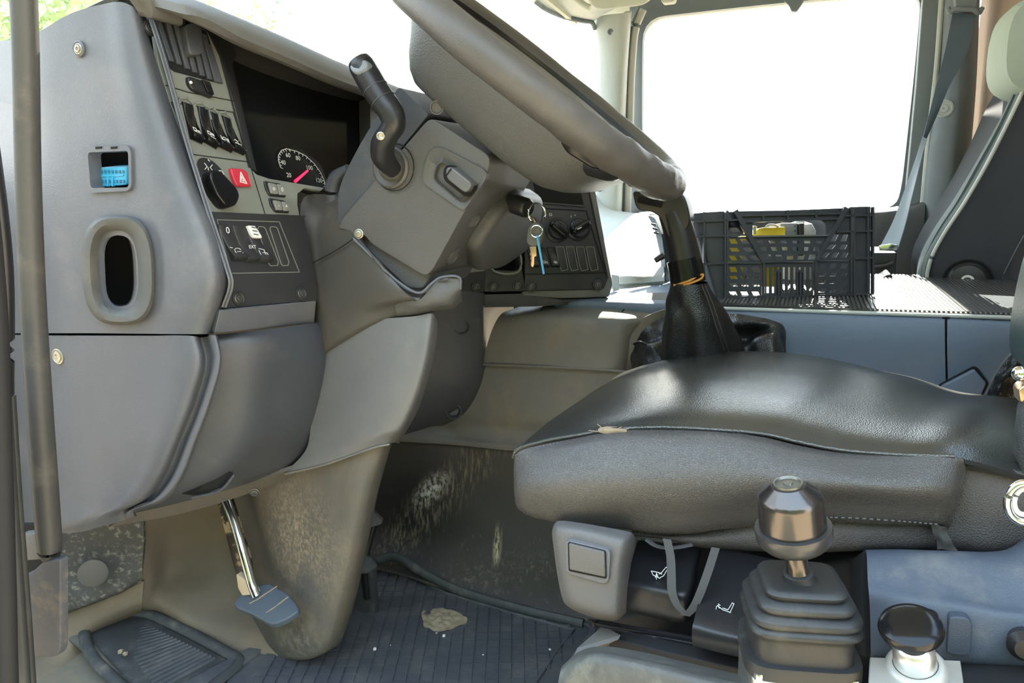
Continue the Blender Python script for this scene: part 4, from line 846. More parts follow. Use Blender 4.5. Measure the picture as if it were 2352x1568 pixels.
# raised squares: inside test
poly = [(p.x, p.y) for p in mo]
def inside(x, y):
    r = False; n = len(poly)
    for i in range(n):
        (x1, y1), (x2, y2) = poly[i], poly[i-1]
        if (y1 > y) != (y2 > y) and x < (x2-x1)*(y-y1)/(y2-y1)+x1: r = not r
    return r
b = BM(); g1, g2 = Vector((.93, .37, 0)), Vector((-.37, .93, 0)); g0 = at(1000, 1450, Z=MZ); cnt = 0
hole_c = at(1015, 1425, Z=MZ)
for i in range(-30, 31):
    for j in range(-22, 23):
        c = g0+g1*(i*.0235)+g2*(j*.0235)
        if all(inside(c.x+dx, c.y+dy) for dx in (-.028, .028) for dy in (-.036, .026)) and (c-hole_c).length > .042:
            h = .0024+random.uniform(-.0003, .0005); obox(c+Vector((0, 0, h/2-.0002)), g1*.0096, g2*.0096, Vector((0, 0, h/2)), bm=b); cnt += 1
stuff(part('raised_squares', b, matr, fl, smooth=False))
mc = single('mud_patch', grid([[hole_c+Vector((r*math.cos(a)*(1+.2*math.sin(3*a)), r*math.sin(a)*.8, .003+(.005 if r < .03 else -.002)*(1-r/.05))) for a in [k/18*6.2832 for k in range(19)]] for r in (.047, .04, .03, .018, .001)], 40, 20, .002, noise=(90, .006)), sandm, 'crumbled dry mud patch caked on the middle of the rubber mat', 'mud')
rp = random.Random(3)
def pebble(x, y, z, r, lab, m=stone, nm='pebble'):
    bm = BM(); bmesh.ops.create_icosphere(bm, subdivisions=1, radius=r); c = at(x, y, Z=z)
    for v in bm.verts: v.co = Vector((v.co.x*rp.uniform(.7, 1.1), v.co.y*rp.uniform(.7, 1.1), v.co.z*rp.uniform(.6, .9)))+c+Vector((0, 0, r*.6))
    single(nm, bm, m, lab, 'pebble', 'loose stones on the cab floor', smooth=False)
pebble(861, 1493, MZ, .0045, 'largest white pebble on the mat, in front of the pedestal foot'); pebble(1263, 1493, MZ, .003, 'small white pebble near the right edge of the rubber mat'); pebble(1110, 1505, MZ, .0022, 'tiny white pebble in the middle of the mat')
pebble(897, 1482, MZ, .0013, 'tiniest pale speck of stone beside the largest mat pebble'); pebble(526, 1462, -.045, .006, 'white stone beside the dark hole at the pedestal foot')
pebble(1020, 1462, MZ+.004, .004, 'whitish stone at the lower end of the mud patch'); pebble(1003, 1455, MZ+.004, .003, 'pinkish stone inside the mud patch', M('pink_stone', (.5, .36, .28), .8)); pebble(455, 1430, -.03, .005, 'sandy lump on the beige footwell step', sandm); pebble(440, 1424, -.03, .004, 'dark crumb on the beige footwell step', rub)
pebble(288, 1505, -.03, .006, 'lower pale chip lying on the ribbed footrest', sandm); pebble(278, 1500, -.03, .006, 'flat sandy chip lying on the ribbed footrest', sandm)
c = at(496, 1470, Z=-.05); single('drain_hole', lathe(c+Vector((0, 0, .006)), (.15, -.2, 1), [(.02, -.003), (.02, .0015), (.015, .0015), (.014, -.002), (.001, -.002)], 20), hole, 'dark oval drain grommet in the floor beside the footrest', 'grommet')
# footrest tray
ft = thing('footrest_tray', 'ribbed rubber footrest tray with a raised rim at the lower left', 'mat')
fz = -.035
fo = pts('192 1440 z-.02,215 1418 z-.02,300 1405 z-.02,345 1410 z-.025,430 1450 z-.035,525 1500 z-.045,560 1520 z-.05,400 1640 z-.05,330 1620 z-.04,220 1520 z-.03,196 1480 z-.025')
part('tray_base', slab(rnd([p-Vector((0, 0, .006)) for p in fo], .02, 4), (0, 0, -.01), .002), matd, ft)
part('tray_rim', tube(rnd(fo, .03, 4), .011, 10, 120, closed=True, flat=(1, .9)), matd, ft)
b = BM()
A0, A1, B0, B1 = at(250, 1440, Z=fz), at(330, 1430, Z=fz), at(360, 1590, Z=-.05), at(500, 1512, Z=-.05)
for k in range(20):
    t = (k+.5)/20; p, q = A0.lerp(B0, t), A1.lerp(B1, t); p, q = p.lerp(q, .02), q.lerp(p, .02)
    tube([p, q], .0042, 6, bm=b)
for k in range(1): pass
part('ribs', b, matr, ft)
fs = single('mat_edge_strip', slab(pts('420 1568 z-.046,600 1470 z-.046,612 1482 z-.046,500 1568 z-.046'), (0, 0, -.01), .002), matr, 'dark rubber flap edge between the footrest tray and the floor mat', 'mat')

# ============================================================ ENGINE TUNNEL
tn = thing('engine_tunnel', 'brown grey engine tunnel cover with scuffed black lower lining', 'tunnel cover')
part('tunnel_front', grid([pts('1240 690 1.52,1330 682 1.52,1440 676 1.52,1560 672 1.52,1640 690 1.46'), pts('1170 712 1.45,1260 706 1.46,1400 706 1.46,1480 712 1.46,1560 720 1.46'), pts('1150 722 1.42,1250 728 1.41,1400 734 1.405,1440 738 1.405,1500 745 1.44'), pts('1134 748 1.405,1240 752 1.40,1400 756 1.395,1432 760 1.40,1462 775 1.44'), pts('1116 800 1.402,1240 804 1.398,1400 808 1.394,1424 812 1.40,1450 822 1.44'), pts('1104 834 1.40,1240 840 1.396,1400 848 1.392,1418 850 1.40,1442 856 1.44')], 50, 50, .005), tunm, tn, sharp=70)
part('front_lip', tube(pts('1100 836 1.397,1240 842 1.393,1400 850 1.39,1440 854 1.392'), .0028, 8, 24), tunm, tn)
part('tunnel_mid', grid([pts('1060 838 1.412,1240 843 1.408,1400 851 1.404,1700 860 1.404'), pts('1010 930 1.405,1200 940 1.402,1400 950 1.40,1700 950 1.40'), pts('900 992 1.402,1050 1002 1.40,1180 1016 1.40,1700 1030 1.40'), pts('890 1002 1.395,1050 1012 1.393,1180 1025 1.393,1700 1040 1.393'), pts('890 1012 1.395,1050 1022 1.393,1180 1035 1.393,1700 1050 1.393')], 36, 36, .004), tunm, tn, sharp=70)
part('tunnel_lining', grid([pts('820 1004 1.41,1000 1020 1.405,1180 1036 1.405,1500 1050 1.405,1900 1060 1.405'), pts('810 1120 1.40,1000 1130 1.39,1180 1150 1.388,1500 1170 1.39,1900 1180 1.39'), pts('800 1220 1.38,1000 1250 1.365,1180 1270 1.36,1500 1300 1.36,1900 1320 1.36'), pts('830 1280 1.34,960 1315 1.325,1150 1385 1.32,1360 1436 1.31,1900 1480 1.30'), pts('840 1296 1.31,960 1328 1.30,1150 1396 1.295,1372 1445 1.29,1900 1500 1.28')], 50, 50, .005, noise=(14, .003)), black_wall, tn, sharp=70, label='black lining with dusty scuffs and scrapes')
part('lining_edge', tube(pts('870 1286 1.315,905 1278 1.325,960 1308 1.305,1040 1350 1.30,1180 1394 1.285,1340 1432 1.28'), .011, 10, 50, flat=(.8, 1)), matd, tn)
al = part('tray_lid', slab(rnd(pts('1232 732 1.415,1246 706 1.45,1270 700 1.47,1440 702 1.47,1425 722 1.43,1400 734 1.412'), .008, 4), (0, 0, -.006), .0015), tunm, tn)
b = ribbon(rnd([p+Vector((0, 0, .0008)) for p in pts('1232 732 1.415,1246 706 1.45,1270 700 1.47,1440 702 1.47,1425 722 1.43,1400 734 1.412,1232 732 1.415')], .006, 3), Vector((0, 0, 1)), .0022, .001); part('lid_gap', b, hole, al, smooth=False)
part('lid_grip', slab(rnd([p+Vector((0, 0, .002)) for p in pts('1258 724 1.425,1262 716 1.436,1324 716 1.436,1322 726 1.424')], .003), (0, 0, -.004), .0012), plas, al)
c = at(1182, 731, 1.415); screw(c, (0, -.4, 1), .004, tn)
# blue grey side of the tunnel
ts = thing('tunnel_side_cover', 'blue grey side cover of the engine tunnel in two panels, right of the gear gaiter', 'tunnel cover')
def tz(x0, x1, Z): return [at(x0, 700, Y=1.4).xy, at(x1, 700, Y=1.4).xy]
part('side_panel', grid([pts('1640 704 1.43,1760 708 1.43,1900 714 1.43,2040 720 1.43,2168 726 1.43'), pts('1640 716 1.41,1760 718 1.41,1900 722 1.41,2040 727 1.41,2170 731 1.41'), pts('1640 730 1.402,1760 732 1.402,1900 736 1.402,2040 740 1.402,2170 742 1.402'), pts('1640 850 1.40,1760 860 1.40,1900 870 1.40,2040 880 1.40,2172 890 1.40'), pts('1640 1000 1.40,1760 1010 1.40,1900 1010 1.40,2040 1010 1.40,2174 1010 1.40')], 30, 30, .006), blu, ts)
part('side_panel', grid([pts('2176 726 1.43,2240 729 1.43,2300 732 1.43,2420 736 1.43'), pts('2176 731 1.41,2240 734 1.41,2300 737 1.41,2420 742 1.41'), pts('2176 742 1.402,2240 744 1.402,2300 746 1.402,2420 750 1.402'), pts('2178 890 1.40,2240 890 1.40,2300 890 1.40,2420 890 1.40'), pts('2180 1010 1.40,2240 1010 1.40,2300 1010 1.40,2420 1010 1.40')], 20, 26, .006), blu, ts)
part('panel_joint', slab(pts('2165 728 1.408,2181 728 1.408,2184 1000 1.408,2170 1000 1.408'), (0, .004, 0)), hole, ts)
part('access_flap', slab(rnd(pts('2160 888 1.385,2238 848 1.385,2266 880 1.385,2252 912 1.385,2200 930 1.385'), .004), (0, .03, 0), .003), blu, ts)
part('flap_gap', slab(rnd(pts('2156 886 1.392,2236 842 1.392,2246 844 1.392,2272 880 1.392,2254 915 1.392,2200 936 1.392'), .004), (0, .01, 0)), hole, ts)
part('cover_edge', tube(pts('2262 912 1.37,2282 870 1.37,2320 816 1.37,2352 795 1.37'), .0025, 8, 20), plas, ts)
part('rear_gaiter', grid([pts('2262 915 1.365,2284 872 1.365,2322 818 1.365,2360 796 1.365'), pts('2280 920 1.35,2300 880 1.35,2332 836 1.35,2362 815 1.35'), pts('2320 930 1.36,2330 900 1.36,2350 870 1.36,2380 850 1.36')], 20, 14, .004, noise=(60, .006)), leath, ts)
# top of the tunnel and ribbed mat
tt = thing('tunnel_cover_plate', 'flat top of the engine tunnel carrying the ribbed rubber mat and the crate', 'tunnel cover')
TZ = .574
part('top_panel', slab(rnd([Vector((-.50, 2.0, TZ)), Vector((-.50, 1.46, TZ)), Vector((.42, 1.415, TZ)), Vector((.42, 2.0, TZ))], .02), (0, 0, -.03), .012), blu, tt)
part('top_edge', tube([Vector((-.17, 1.414, TZ)), Vector((.1, 1.412, TZ)), Vector((.40, 1.412, TZ))], .0035, 8, 10), pill, tt)
rm = thing('ribbed_mat', 'dark ribbed rubber mat on the engine tunnel under the crate', 'mat')
part('mat_sheet', slab([Vector((-.16, 1.44, TZ+.004)), Vector((.06, 1.436, TZ+.004)), Vector((.12, 1.418, TZ+.004)), Vector((.42, 1.418, TZ+.004)), Vector((.42, 1.98, TZ+.004)), Vector((-.16, 1.98, TZ+.004))], (0, 0, -.0035)), M('tunnel_mat', (.05, .052, .05), .3), rm)
b = BM()
for k in range(78):
    x = -.15+k*.0072; y0 = 1.442 if x < .06 else 1.442-min(1, (x-.06)/.06)*.02
    obox(((x+.00), (y0+1.97)/2, TZ+.0052), (.0021, 0, 0), (0, (1.97-y0)/2, 0), (0, 0, .0014), bm=b)
part('ribs', b, M('tunnel_mat_rib', (.075, .078, .075), .3), rm, smooth=False)
ld = single('leaflet_pile', slab(pts('2178 672 1.72,2330 680 1.56,2330 704 1.48,2316 706 1.47'), (0, 0, -.006), .001), papr, 'flat sheaf of grey paper lying on the right of the ribbed mat', 'paper')

# ============================================================ GEAR LEVER
gl = thing('gear_lever', 'black gear lever with a pistol grip and an orange rubber band around its leather gaiter', 'gear lever')
GY = 1.18
part('grip_head', slab(rnd(pts('1452 438 1.240,1470 440 1.240,1545 452 1.240,1566 440 1.240,1580 470 1.240,1588 520 1.240,1540 560 1.240,1524 520 1.240,1512 494 1.240,1490 484 1.240,1468 484 1.240,1458 470 1.240'), [.006, .006, .01, .01, .02, .02, .02, .02, .02, .01, .01, .008], 4), (0, .045, 0), .014, 5), blk, gl)
part('grip_neck', tube(pts('1544 486 1.262,1556 520 1.262,1566 560 1.262,1574 600 1.262'), [0.0236, 0.0253, 0.0263, 0.0269], 20, 20), blk, gl)
part('grip_insert', tube(pts('1466 458 1.238,1500 466 1.238,1520 470 1.238'), .005, 8, 10), hole, gl)
part('range_switch', tube(pts('1505 598 1.240,1524 586 1.240'), [.005, .006], 10), blk, gl)
part('collar', tube(pts('1570 594 1.262,1576 620 1.262,1580 648 1.262'), [0.0282, 0.0290, 0.0296], 22, 12), gloss, gl)
part('rubber_band', tube([at(1548, 655, 1.240), at(1580, 646, 1.232), at(1614, 630, 1.250), at(1612, 638, 1.242), at(1580, 652, 1.232), at(1550, 657, 1.240)], .0019, 8, 40), band, gl, label='orange rubber band')
def gring(cx, cy, rx, ry, Y, k, amp, ph):
    out = []
    for i in range(48):
        a = i/48*6.28318; w = 1+amp*math.sin(k*a+ph)+amp*.6*math.sin((k*2-1)*a+ph*2); out.append(at(cx, cy, Y)+Vector((math.cos(a)*rx*w, math.sin(a)*ry*w, .003*math.sin(2*a+ph)*amp*20)))
    return out
GR = [gring(1582, 648, 0.0306, 0.0306, 1.262, 3, .0, 0), gring(1584, 664, 0.0333, 0.0333, 1.262, 4, .02, .4), gring(1588, 690, 0.0408, 0.0387, 1.265, 4, .05, .5), gring(1594, 720, 0.0494, 0.0462, 1.270, 5, .07, .7), gring(1600, 755, 0.0580, 0.0537, 1.280, 5, .08, .9), gring(1606, 790, 0.0645, 0.0602, 1.290, 5, .09, 1.2), gring(1612, 830, 0.0688, 0.0645, 1.300, 5, .08, 1.5), gring(1615, 880, 0.0709, 0.0667, 1.310, 5, .07, 1.7)]
GC = [crom([r[k] for r in GR], 44) for k in range(48)]
b = BM(); quads(b, [[GC[k][j] for k in range(48)] for j in range(44)], cu=True)
part('gaiter', b, leath, gl, sharp=80)
b = BM()
for dx in (0, 8): tube(pts(f'{1612+dx} 655 1.238,{1630+dx} 700 1.232,{1648+dx*1.2} 760 1.226,{1664+dx*1.2} 806 1.228'), .0012, 6, 24, bm=b)
part('gaiter_seam', b, blk, gl)
sk_ = thing('gaiter_skirt', 'slack creased leather skirt in the pocket around the foot of the gear lever', 'gaiter')
part('skirt_right', grid([pts('1640 724 1.38,1690 722 1.37,1745 728 1.36,1790 740 1.36,1802 760 1.38'), pts('1650 745 1.35,1700 745 1.345,1750 742 1.335,1785 748 1.34,1804 780 1.37'), pts('1660 775 1.33,1710 778 1.36,1745 765 1.345,1780 755 1.33,1806 800 1.37'), pts('1672 800 1.30,1712 800 1.32,1740 782 1.31,1775 770 1.31,1804 830 1.36'), pts('1690 840 1.29,1720 840 1.29,1750 840 1.29,1780 840 1.29,1800 850 1.35')], 40, 36, .003, noise=(30, .006)), leath, sk_)
part('skirt_left', grid([pts('1540 722 1.38,1510 732 1.37,1482 752 1.36,1464 780 1.37,1452 812 1.38'), pts('1548 760 1.34,1520 770 1.35,1494 780 1.345,1474 800 1.35,1450 840 1.37'), pts('1556 800 1.30,1524 792 1.32,1500 792 1.31,1476 810 1.33,1446 860 1.36'), pts('1560 850 1.28,1530 846 1.29,1500 846 1.29,1475 856 1.31,1446 880 1.36')], 36, 30, .003, noise=(40, .008)), leath, sk_)
part('skirt_piping', tube(pts('1456 790 1.345,1470 785 1.335,1484 790 1.33,1496 795 1.328,1515 790 1.325,1535 800 1.32'), .0025, 8, 30), leath, sk_)
part('tunnel_pocket', grid([pts('1440 770 1.42,1470 735 1.42,1530 710 1.42,1640 706 1.42,1760 712 1.42,1830 740 1.42'), pts('1420 860 1.43,1470 860 1.43,1530 860 1.43,1640 860 1.43,1760 860 1.43,1830 860 1.43')], 20, 8, .004), tunm, sk_)

# ============================================================ PASSENGER SIDE DASH
ps = thing('passenger_dash', 'bright sunlit passenger side dashboard end behind the gear lever', 'dashboard')
part('dash_top', grid([pts('1360 440 2.34,1410 480 2.34,1450 488 2.34,1490 492 2.34'), pts('1370 500 2.24,1420 500 2.24,1460 502 2.24,1502 504 2.24'), pts('1380 535 2.04,1430 535 2.05,1475 536 2.06,1514 540 2.06'), pts('1390 580 1.86,1440 580 1.88,1482 582 1.89,1520 586 1.90'), pts('1400 634 1.68,1450 630 1.70,1490 630 1.74,1526 630 1.76'), pts('1406 654 1.66,1450 650 1.68,1490 648 1.72,1526 645 1.74')], 30, 36, .008), pill, ps)
part('dash_end_cap', slab(rnd(pts('1486 494 1.83,1502 498 1.83,1520 540 1.81,1528 600 1.80,1530 655 1.80,1522 655 1.80,1516 590 1.81,1506 530 1.83'), .006), (.01, .05, 0), .004), pilld, ps)
b = BM()
for y in (512, 522, 532): slab(pts(f'{1494+(y-512)*.3} {y} 1.805,{1506+(y-512)*.3} {y+2} 1.80,{1508+(y-512)*.3} {y+7} 1.80,{1496+(y-512)*.3} {y+5} 1.805'), (0, .006, 0), .001, bm=b)
part('vent_slots', b, blk, ps)
part('dash_foot', grid([pts('1400 655 1.66,1450 650 1.70,1526 645 1.78'), pts('1404 668 1.64,1450 664 1.67,1534 660 1.74'), pts('1404 690 1.60,1450 682 1.62,1540 676 1.66')], 20, 12, .006), pill, ps)
part('clear_tab', slab(pts('1404 630 1.6,1420 632 1.6,1422 666 1.6,1408 670 1.6'), (0, .004, 0), .001), pill, ps)
# ============================================================ CRATE
KP = plane3('1650 693 1.50,2000 682 1.60,1590 487 1.50')
kn_ = KP[1]; kb_ = -kn_
cr_ = thing('plastic_crate', 'dark latticed plastic crate standing on the engine tunnel mat', 'crate')
def zc(x, y): return (1560+x/4.704, 450+y/4.704)
def kp(x, y, lift=0): X, Y = zc(x, y); return onp(KP, X, Y, lift)
TH = .003
def kbar(p, q, w, pr, bm):      # rib between two zoom points, proud by pr
    a, c = kp(*p), kp(*q); t = (c-a).normalized(); s = t.cross(kn_).normalized()
    return obox((a+c)/2+kn_*(pr/2-TH/2), (c-a)/2, s*w/2, kn_*(pr/2+TH/2), bm=bm)
# lattice: cells with slanted holes
def lattice(rows, bm):
    for y0, y1, xl0, xr0, xl1, xr1, n, hy0, hy1, sk, fr in rows:    # cell top/bottom, left/right at top/bottom
        for i in range(n):
            tl, tr_ = xl0+(xr0-xl0)*i/n, xl0+(xr0-xl0)*(i+1)/n; bl, br = xl1+(xr1-xl1)*i/n, xl1+(xr1-xl1)*(i+1)/n
            O = [(tl, y0), (tr_, y0), (br, y1), (bl, y1)]
            t0, t1 = (hy0-y0)/(y1-y0), (hy1-y0)/(y1-y0); m = (1-fr)/2
            def X(t, u): l = tl+(bl-tl)*t; r = tr_+(br-tr_)*t; return l+(r-l)*u
            I = [(X(t0, m)-sk, hy0), (X(t0, 1-m)-sk, hy0), (X(t1, 1-m)+sk, hy1), (X(t1, m)+sk, hy1)]
            o = [kp(*p) for p in O]; q = [kp(*p) for p in I]; o2 = [p+kb_*TH for p in o]; q2 = [p+kb_*TH for p in q]
            quads(bm, [o2, o, q, q2, o2], cu=True)
b = BM()
lattice([(335, 410, 525, 660, 525, 700, 1, 352, 386, 6, .5), (440, 540, 525, 745, 525, 800, 2, 464, 515, 10, .62), (540, 620, 525, 800, 525, 850, 2, 560, 600, 12, .62), (620, 710, 525, 850, 525, 895, 3, 645, 695, 14, .58)], b)
slab([kp(*p) for p in ((525, 170), (600, 170), (660, 335), (525, 335))], kb_*TH, bm=b)
lattice([(730, 845, 525, 890, 525, 890, 3, 765, 822, 10, .6), (845, 915, 525, 890, 525, 890, 3, 862, 896, 10, .6), (915, 995, 525, 890, 525, 890, 3, 942, 975, 10, .6), (995, 1090, 525, 890, 525, 890, 3, 1032, 1072, 10, .6)], b)
part('lattice_panel', b, crm, cr_)
b = BM()
lattice([(450, 530, 790, 1600, 835, 1560, 6, 484, 512, 6, .55), (530, 615, 835, 1560, 885, 1520, 6, 550, 592, 2, .55), (615, 700, 885, 1520, 920, 1475, 5, 632, 685, 0, .62)], b)
part('lattice_panel', b, crm, cr_)
b = BM()
lattice([(395, 510, 1650, 1840, 1600, 1840, 2, 415, 490, -10, .5), (510, 600, 1600, 1840, 1545, 1840, 2, 525, 575, -12, .5), (600, 690, 1545, 1840, 1500, 1840, 3, 610, 665, -14, .55), (705, 810, 1490, 1840, 1490, 1840, 3, 730, 785, -10, .55), (810, 890, 1490, 1840, 1490, 1840, 3, 830, 865, -10, .5), (890, 980, 1490, 1840, 1490, 1840, 3, 912, 945, -10, .55), (980, 1070, 1490, 1840, 1490, 1840, 3, 1000, 1040, -10, .6)], b)
slab([kp(*p) for p in ((1720, 140), (1840, 130), (1840, 395), (1650, 395))], kb_*TH, bm=b)
part('lattice_panel', b, crm, cr_)
b = BM()
lattice([(715, 1085, 930, 1450, 930, 1450, 9, 768, 1048, 0, .48)], b); part('slot_panel', b, crm, cr_)
# top band with hand hole
fo = part('top_band', slab([kp(*p) for p in ((600, 165), (1180, 155), (1790, 130), (1600, 440), (1590, 452), (780, 452), (700, 330))], kb_*TH), crm, cr_)
cut(fo, [slab(rnd([kp(*p, .01) for p in ((795, 290), (830, 270), (1540, 262), (1580, 300), (1585, 420), (1570, 436), (790, 442))], .004), kb_*.03)])
part('hand_hole_ledge', obox((kp(790, 438)+kp(1600, 425))/2+kb_*.006, (kp(1600, 425)-kp(790, 438))/2, kn_*.012, (0, 0, .0015)), M('crate_worn_edge', (.16, .165, .17), .35), cr_, label='pale worn lower edge of the hand hole')
b = BM()
for p, q in (((515, 160), (515, 1105)), ((1850, 120), (1850, 1060)), ((1880, 120), (1880, 1060)), ((490, 180), (490, 1110)), ((265, 175), (265, 880)), ((905, 705), (905, 1090)), ((1470, 690), (1470, 1075)), ((1165, 155), (1165, 265)), ((900, 165), (900, 275)), ((1470, 145), (1470, 250)), ((2030, 120), (2030, 1050)), ((2085, 120), (2085, 1050))): kbar(p, q, .0035, .006, b)
for p, q in (((600, 160), (910, 712)), ((1795, 128), (1475, 695))): kbar(p, q, .009, .008, b)
for p, q in (((640, 215), (1740, 190)), ((150, 280), (650, 258)), ((660, 280), (1720, 245)), ((170, 440), (745, 420)), ((1690, 388), (2090, 375)), ((1760, 215), (2090, 208)), ((235, 735), (900, 712)), ((910, 712), (1475, 695)), ((1480, 690), (2095, 668)), ((410, 1112), (2090, 1055)), ((520, 1095), (1850, 1068))): kbar(p, q, .0035, .006, b)
for x in (1065, 1300):
    kbar((x, 800), (x, 1080), .003, .006, b); kbar((x-32, 830), (x-32, 1080), .002, .005, b); kbar((x+32, 830), (x+32, 1080), .002, .005, b); kbar((x-32, 830), (x, 800), .002, .005, b); kbar((x, 800), (x+32, 830), .002, .005, b)
part('ribs', b, crm, cr_)
# corner posts, sides, back and bottom
cd_ = .36
part('corner_post', grid([[kp(120, 190, -.045), kp(150, 185, -.02), kp(215, 182, -.004), kp(300, 175, 0), kp(490, 165, 0)], [kp(180, 440, -.045), kp(205, 440, -.02), kp(235, 440, -.004), kp(300, 440, 0), kp(490, 440, 0)], [kp(390, 1110, -.045), kp(400, 1110, -.02), kp(408, 1110, -.004), kp(415, 1110, 0), kp(490, 1108, 0)]], 16, 12, .003), crm, cr_)
part('corner_post', grid([[kp(1885, 120, 0), kp(1960, 115, 0), kp(2060, 113, -.002), kp(2095, 115, -.012), kp(2098, 120, -.045)], [kp(1885, 500, 0), kp(1960, 500, 0), kp(2060, 500, -.002), kp(2095, 500, -.012), kp(2098, 500, -.045)], [kp(1885, 1060, 0), kp(1960, 1058, 0), kp(2060, 1055, -.002), kp(2088, 1054, -.012), kp(2092, 1054, -.045)]], 16, 12, .003), crm, cr_)
part('side_wall', slab([kp(150, 185, -.03), kp(400, 1110, -.03), kp(400, 1110, -cd_), kp(150, 185, -cd_)], kp(300, 500)*0+(kp(600, 500)-kp(500, 500)).normalized()*.004), crm, cr_)
part('side_wall', slab([kp(2090, 120, -.03), kp(2090, 1055, -.03), kp(2090, 1055, -cd_), kp(2090, 120, -cd_)], (kp(500, 500)-kp(600, 500)).normalized()*.004), crm, cr_)
part('back_wall', slab([kp(150, 185, -cd_), kp(2090, 120, -cd_), kp(2090, 1055, -cd_), kp(400, 1110, -cd_)], kn_*.004), crm, cr_)
part('bottom', slab([kp(420, 1130, -.004), kp(2000, 1085, -.004), kp(2000, 1085, -cd_), kp(420, 1130, -cd_)], Vector((0, 0, .006)), .001), crm, cr_)
part('base_rail', slab([kp(410, 1112, -.004), kp(2010, 1070, -.004), kp(2010, 1105, -.004), kp(440, 1150, -.004)], kb_*.3, .002), matt, cr_)
# crate contents
bx = lambda x0, y0, x1, y1, dep, th, bev=.002, bm=None: slab(rnd([kp(*p, -dep) for p in ((x0, y0), (x1, y0), (x1, y1), (x0, y1))], .003), kb_*th, bev, bm=bm)
yc = thing('yellow_tool_case', 'yellow stepped plastic tool case lying on top inside the crate', 'tool case')
part('case_body', slab(rnd([kp(*p, -.03) for p in ((790, 445), (795, 412), (850, 408), (905, 345), (960, 330), (1195, 325), (1205, 345), (1195, 445))], .004), kb_*.10, .004), yel, yc)
part('case_latch', tube([kp(985, 325, -.03), kp(1010, 305, -.03), kp(1060, 300, -.03), kp(1110, 315, -.03), kp(1125, 326, -.03)], .0022, 8, 20), papr, yc)
single('steel_pin', tube([kp(848, 410, -.02), kp(848, 330, -.02)], .003, 10), met, 'short steel pin standing left of the yellow case in the crate', 'pin')
lb = thing('label_plate', 'small white plate lettered UF behind the yellow case', 'plate')
part('plate', bx(865, 302, 940, 350, .06, .002), white, lb)
text('UF', kp(905, 326, -.0585), (kp(1000, 500)-kp(900, 500)), (0, 0, 1), .012, hole, lb)
gb_ = thing('grey_blue_box', 'upright grey blue box right of the yellow case in the crate', 'box')
part('box_body', bx(1200, 270, 1395, 640, .06, .08), graybx, gb_); b = BM()
for y in (300, 355, 410): slab(rnd([kp(1355+dx, y+dy, -.0595) for dx, dy in ((0, 0), (18, 0), (18, 10), (0, 10))], .001), kb_*.002, bm=b)
part('box_holes', b, hole, gb_)
single('dark_battery', bx(1395, 275, 1450, 640, .05, .06), blk, 'dark slim pack beside the grey blue box in the crate', 'box')
single('pale_jug', lathe(kp(1500, 900, -.12), (0, 0, 1), [(.03, 0), (.032, .004), (.032, .10), (.024, .115), (.010, .12), (.010, .13)], 24), M('translucent_jug', (.5, .52, .5), .4), 'pale round jug at the right inside the crate', 'jug')
single('yellow_strap_roll', bx(530, 440, 760, 930, .05, .03), M('dull_yellow', (.62, .5, .05), .5), 'dull yellow bag at the left inside the crate', 'bag')
single('yellow_spirit_level', bx(955, 740, 1160, 985, .03, .02), yel, 'upright yellow tool seen through the crate slots', 'tool')
single('white_bottle_cap', bx(1190, 540, 1260, 580, .03, .02), papr, 'small white cap seen through the middle of the crate lattice', 'cap')
single('red_tool_handle', bx(1370, 950, 1410, 1010, .03, .02), red, 'small red handle low behind the crate slots', 'tool')
single('pale_tube', bx(1375, 760, 1410, 930, .03, .012), M('pale_green', (.5, .56, .42), .5), 'pale upright tube behind the right end of the crate slots', 'tube')

# ============================================================ PASSENGER SEAT, BELT
pz = thing('passenger_seat', 'passenger seat backrest in dark fabric with pale bolster and round recliner', 'seat')
PO = pts('2140 680 1.92,2134 640 1.92,2142 596 1.92,2170 540 1.92,2215 470 1.92,2262 390 1.92,2306 306 1.92,2352 205 1.92,2420 100 1.92,2520 120 1.92,2480 400 1.92,2400 690 1.92')
part('backrest', slab(rnd(PO, .02, 3), (.0, .36, 0), .02, 4), seatg, pz)
part('bolster', grid([pts('2112 690 2.05,2104 640 2.05,2112 590 2.05,2142 530 2.05,2190 458 2.05,2244 368 2.05,2284 296 2.05,2326 212 2.05'), pts('2116 690 1.96,2110 640 1.96,2119 592 1.96,2150 534 1.96,2198 462 1.96,2250 374 1.96,2292 300 1.96,2334 206 1.96'), pts('2132 690 1.925,2126 642 1.925,2134 596 1.925,2164 538 1.925,2210 468 1.925,2260 384 1.925,2302 304 1.925,2352 196 1.925'), pts('2140 690 1.93,2134 642 1.93,2142 600 1.93,2170 542 1.93,2216 472 1.93,2264 388 1.93,2308 308 1.93,2360 200 1.93')], 40, 20, .02), seatgl, pz, label='pale grey green front bolster')
part('piping', tube(pts('2136 690 1.918,2129 642 1.918,2138 596 1.918,2167 539 1.918,2213 469 1.918,2262 385 1.918,2304 304 1.918,2356 196 1.918'), .004, 8, 60), pill, pz, label='pale piping')
part('fabric_panel_seam', tube(pts('2298 690 1.917,2302 640 1.917,2320 600 1.917,2352 540 1.917'), .0015, 6, 20), seatgl, pz)
c = at(2222, 646, 1.915)
rk = part('recliner_knob', lathe(c, CAM-c, [(.048, -.01), (.05, .006), (.046, .014), (.044, .010), (.040, .012), (.035, .018), (.02, .02), (.001, .02)], 36), blk, pz)
part('knob_washer', lathe(c+(CAM-c).normalized()*.02, CAM-c, [(.014, -.002), (.014, .003), (.009, .003), (.008, -.001)], 24), white, rk, label='white washer'); part('hex_bolt', lathe(c+(CAM-c).normalized()*.02, CAM-c, [(.006, -.002), (.006, .004), (.003, .004), (.002, .001)], 6), scr, rk)
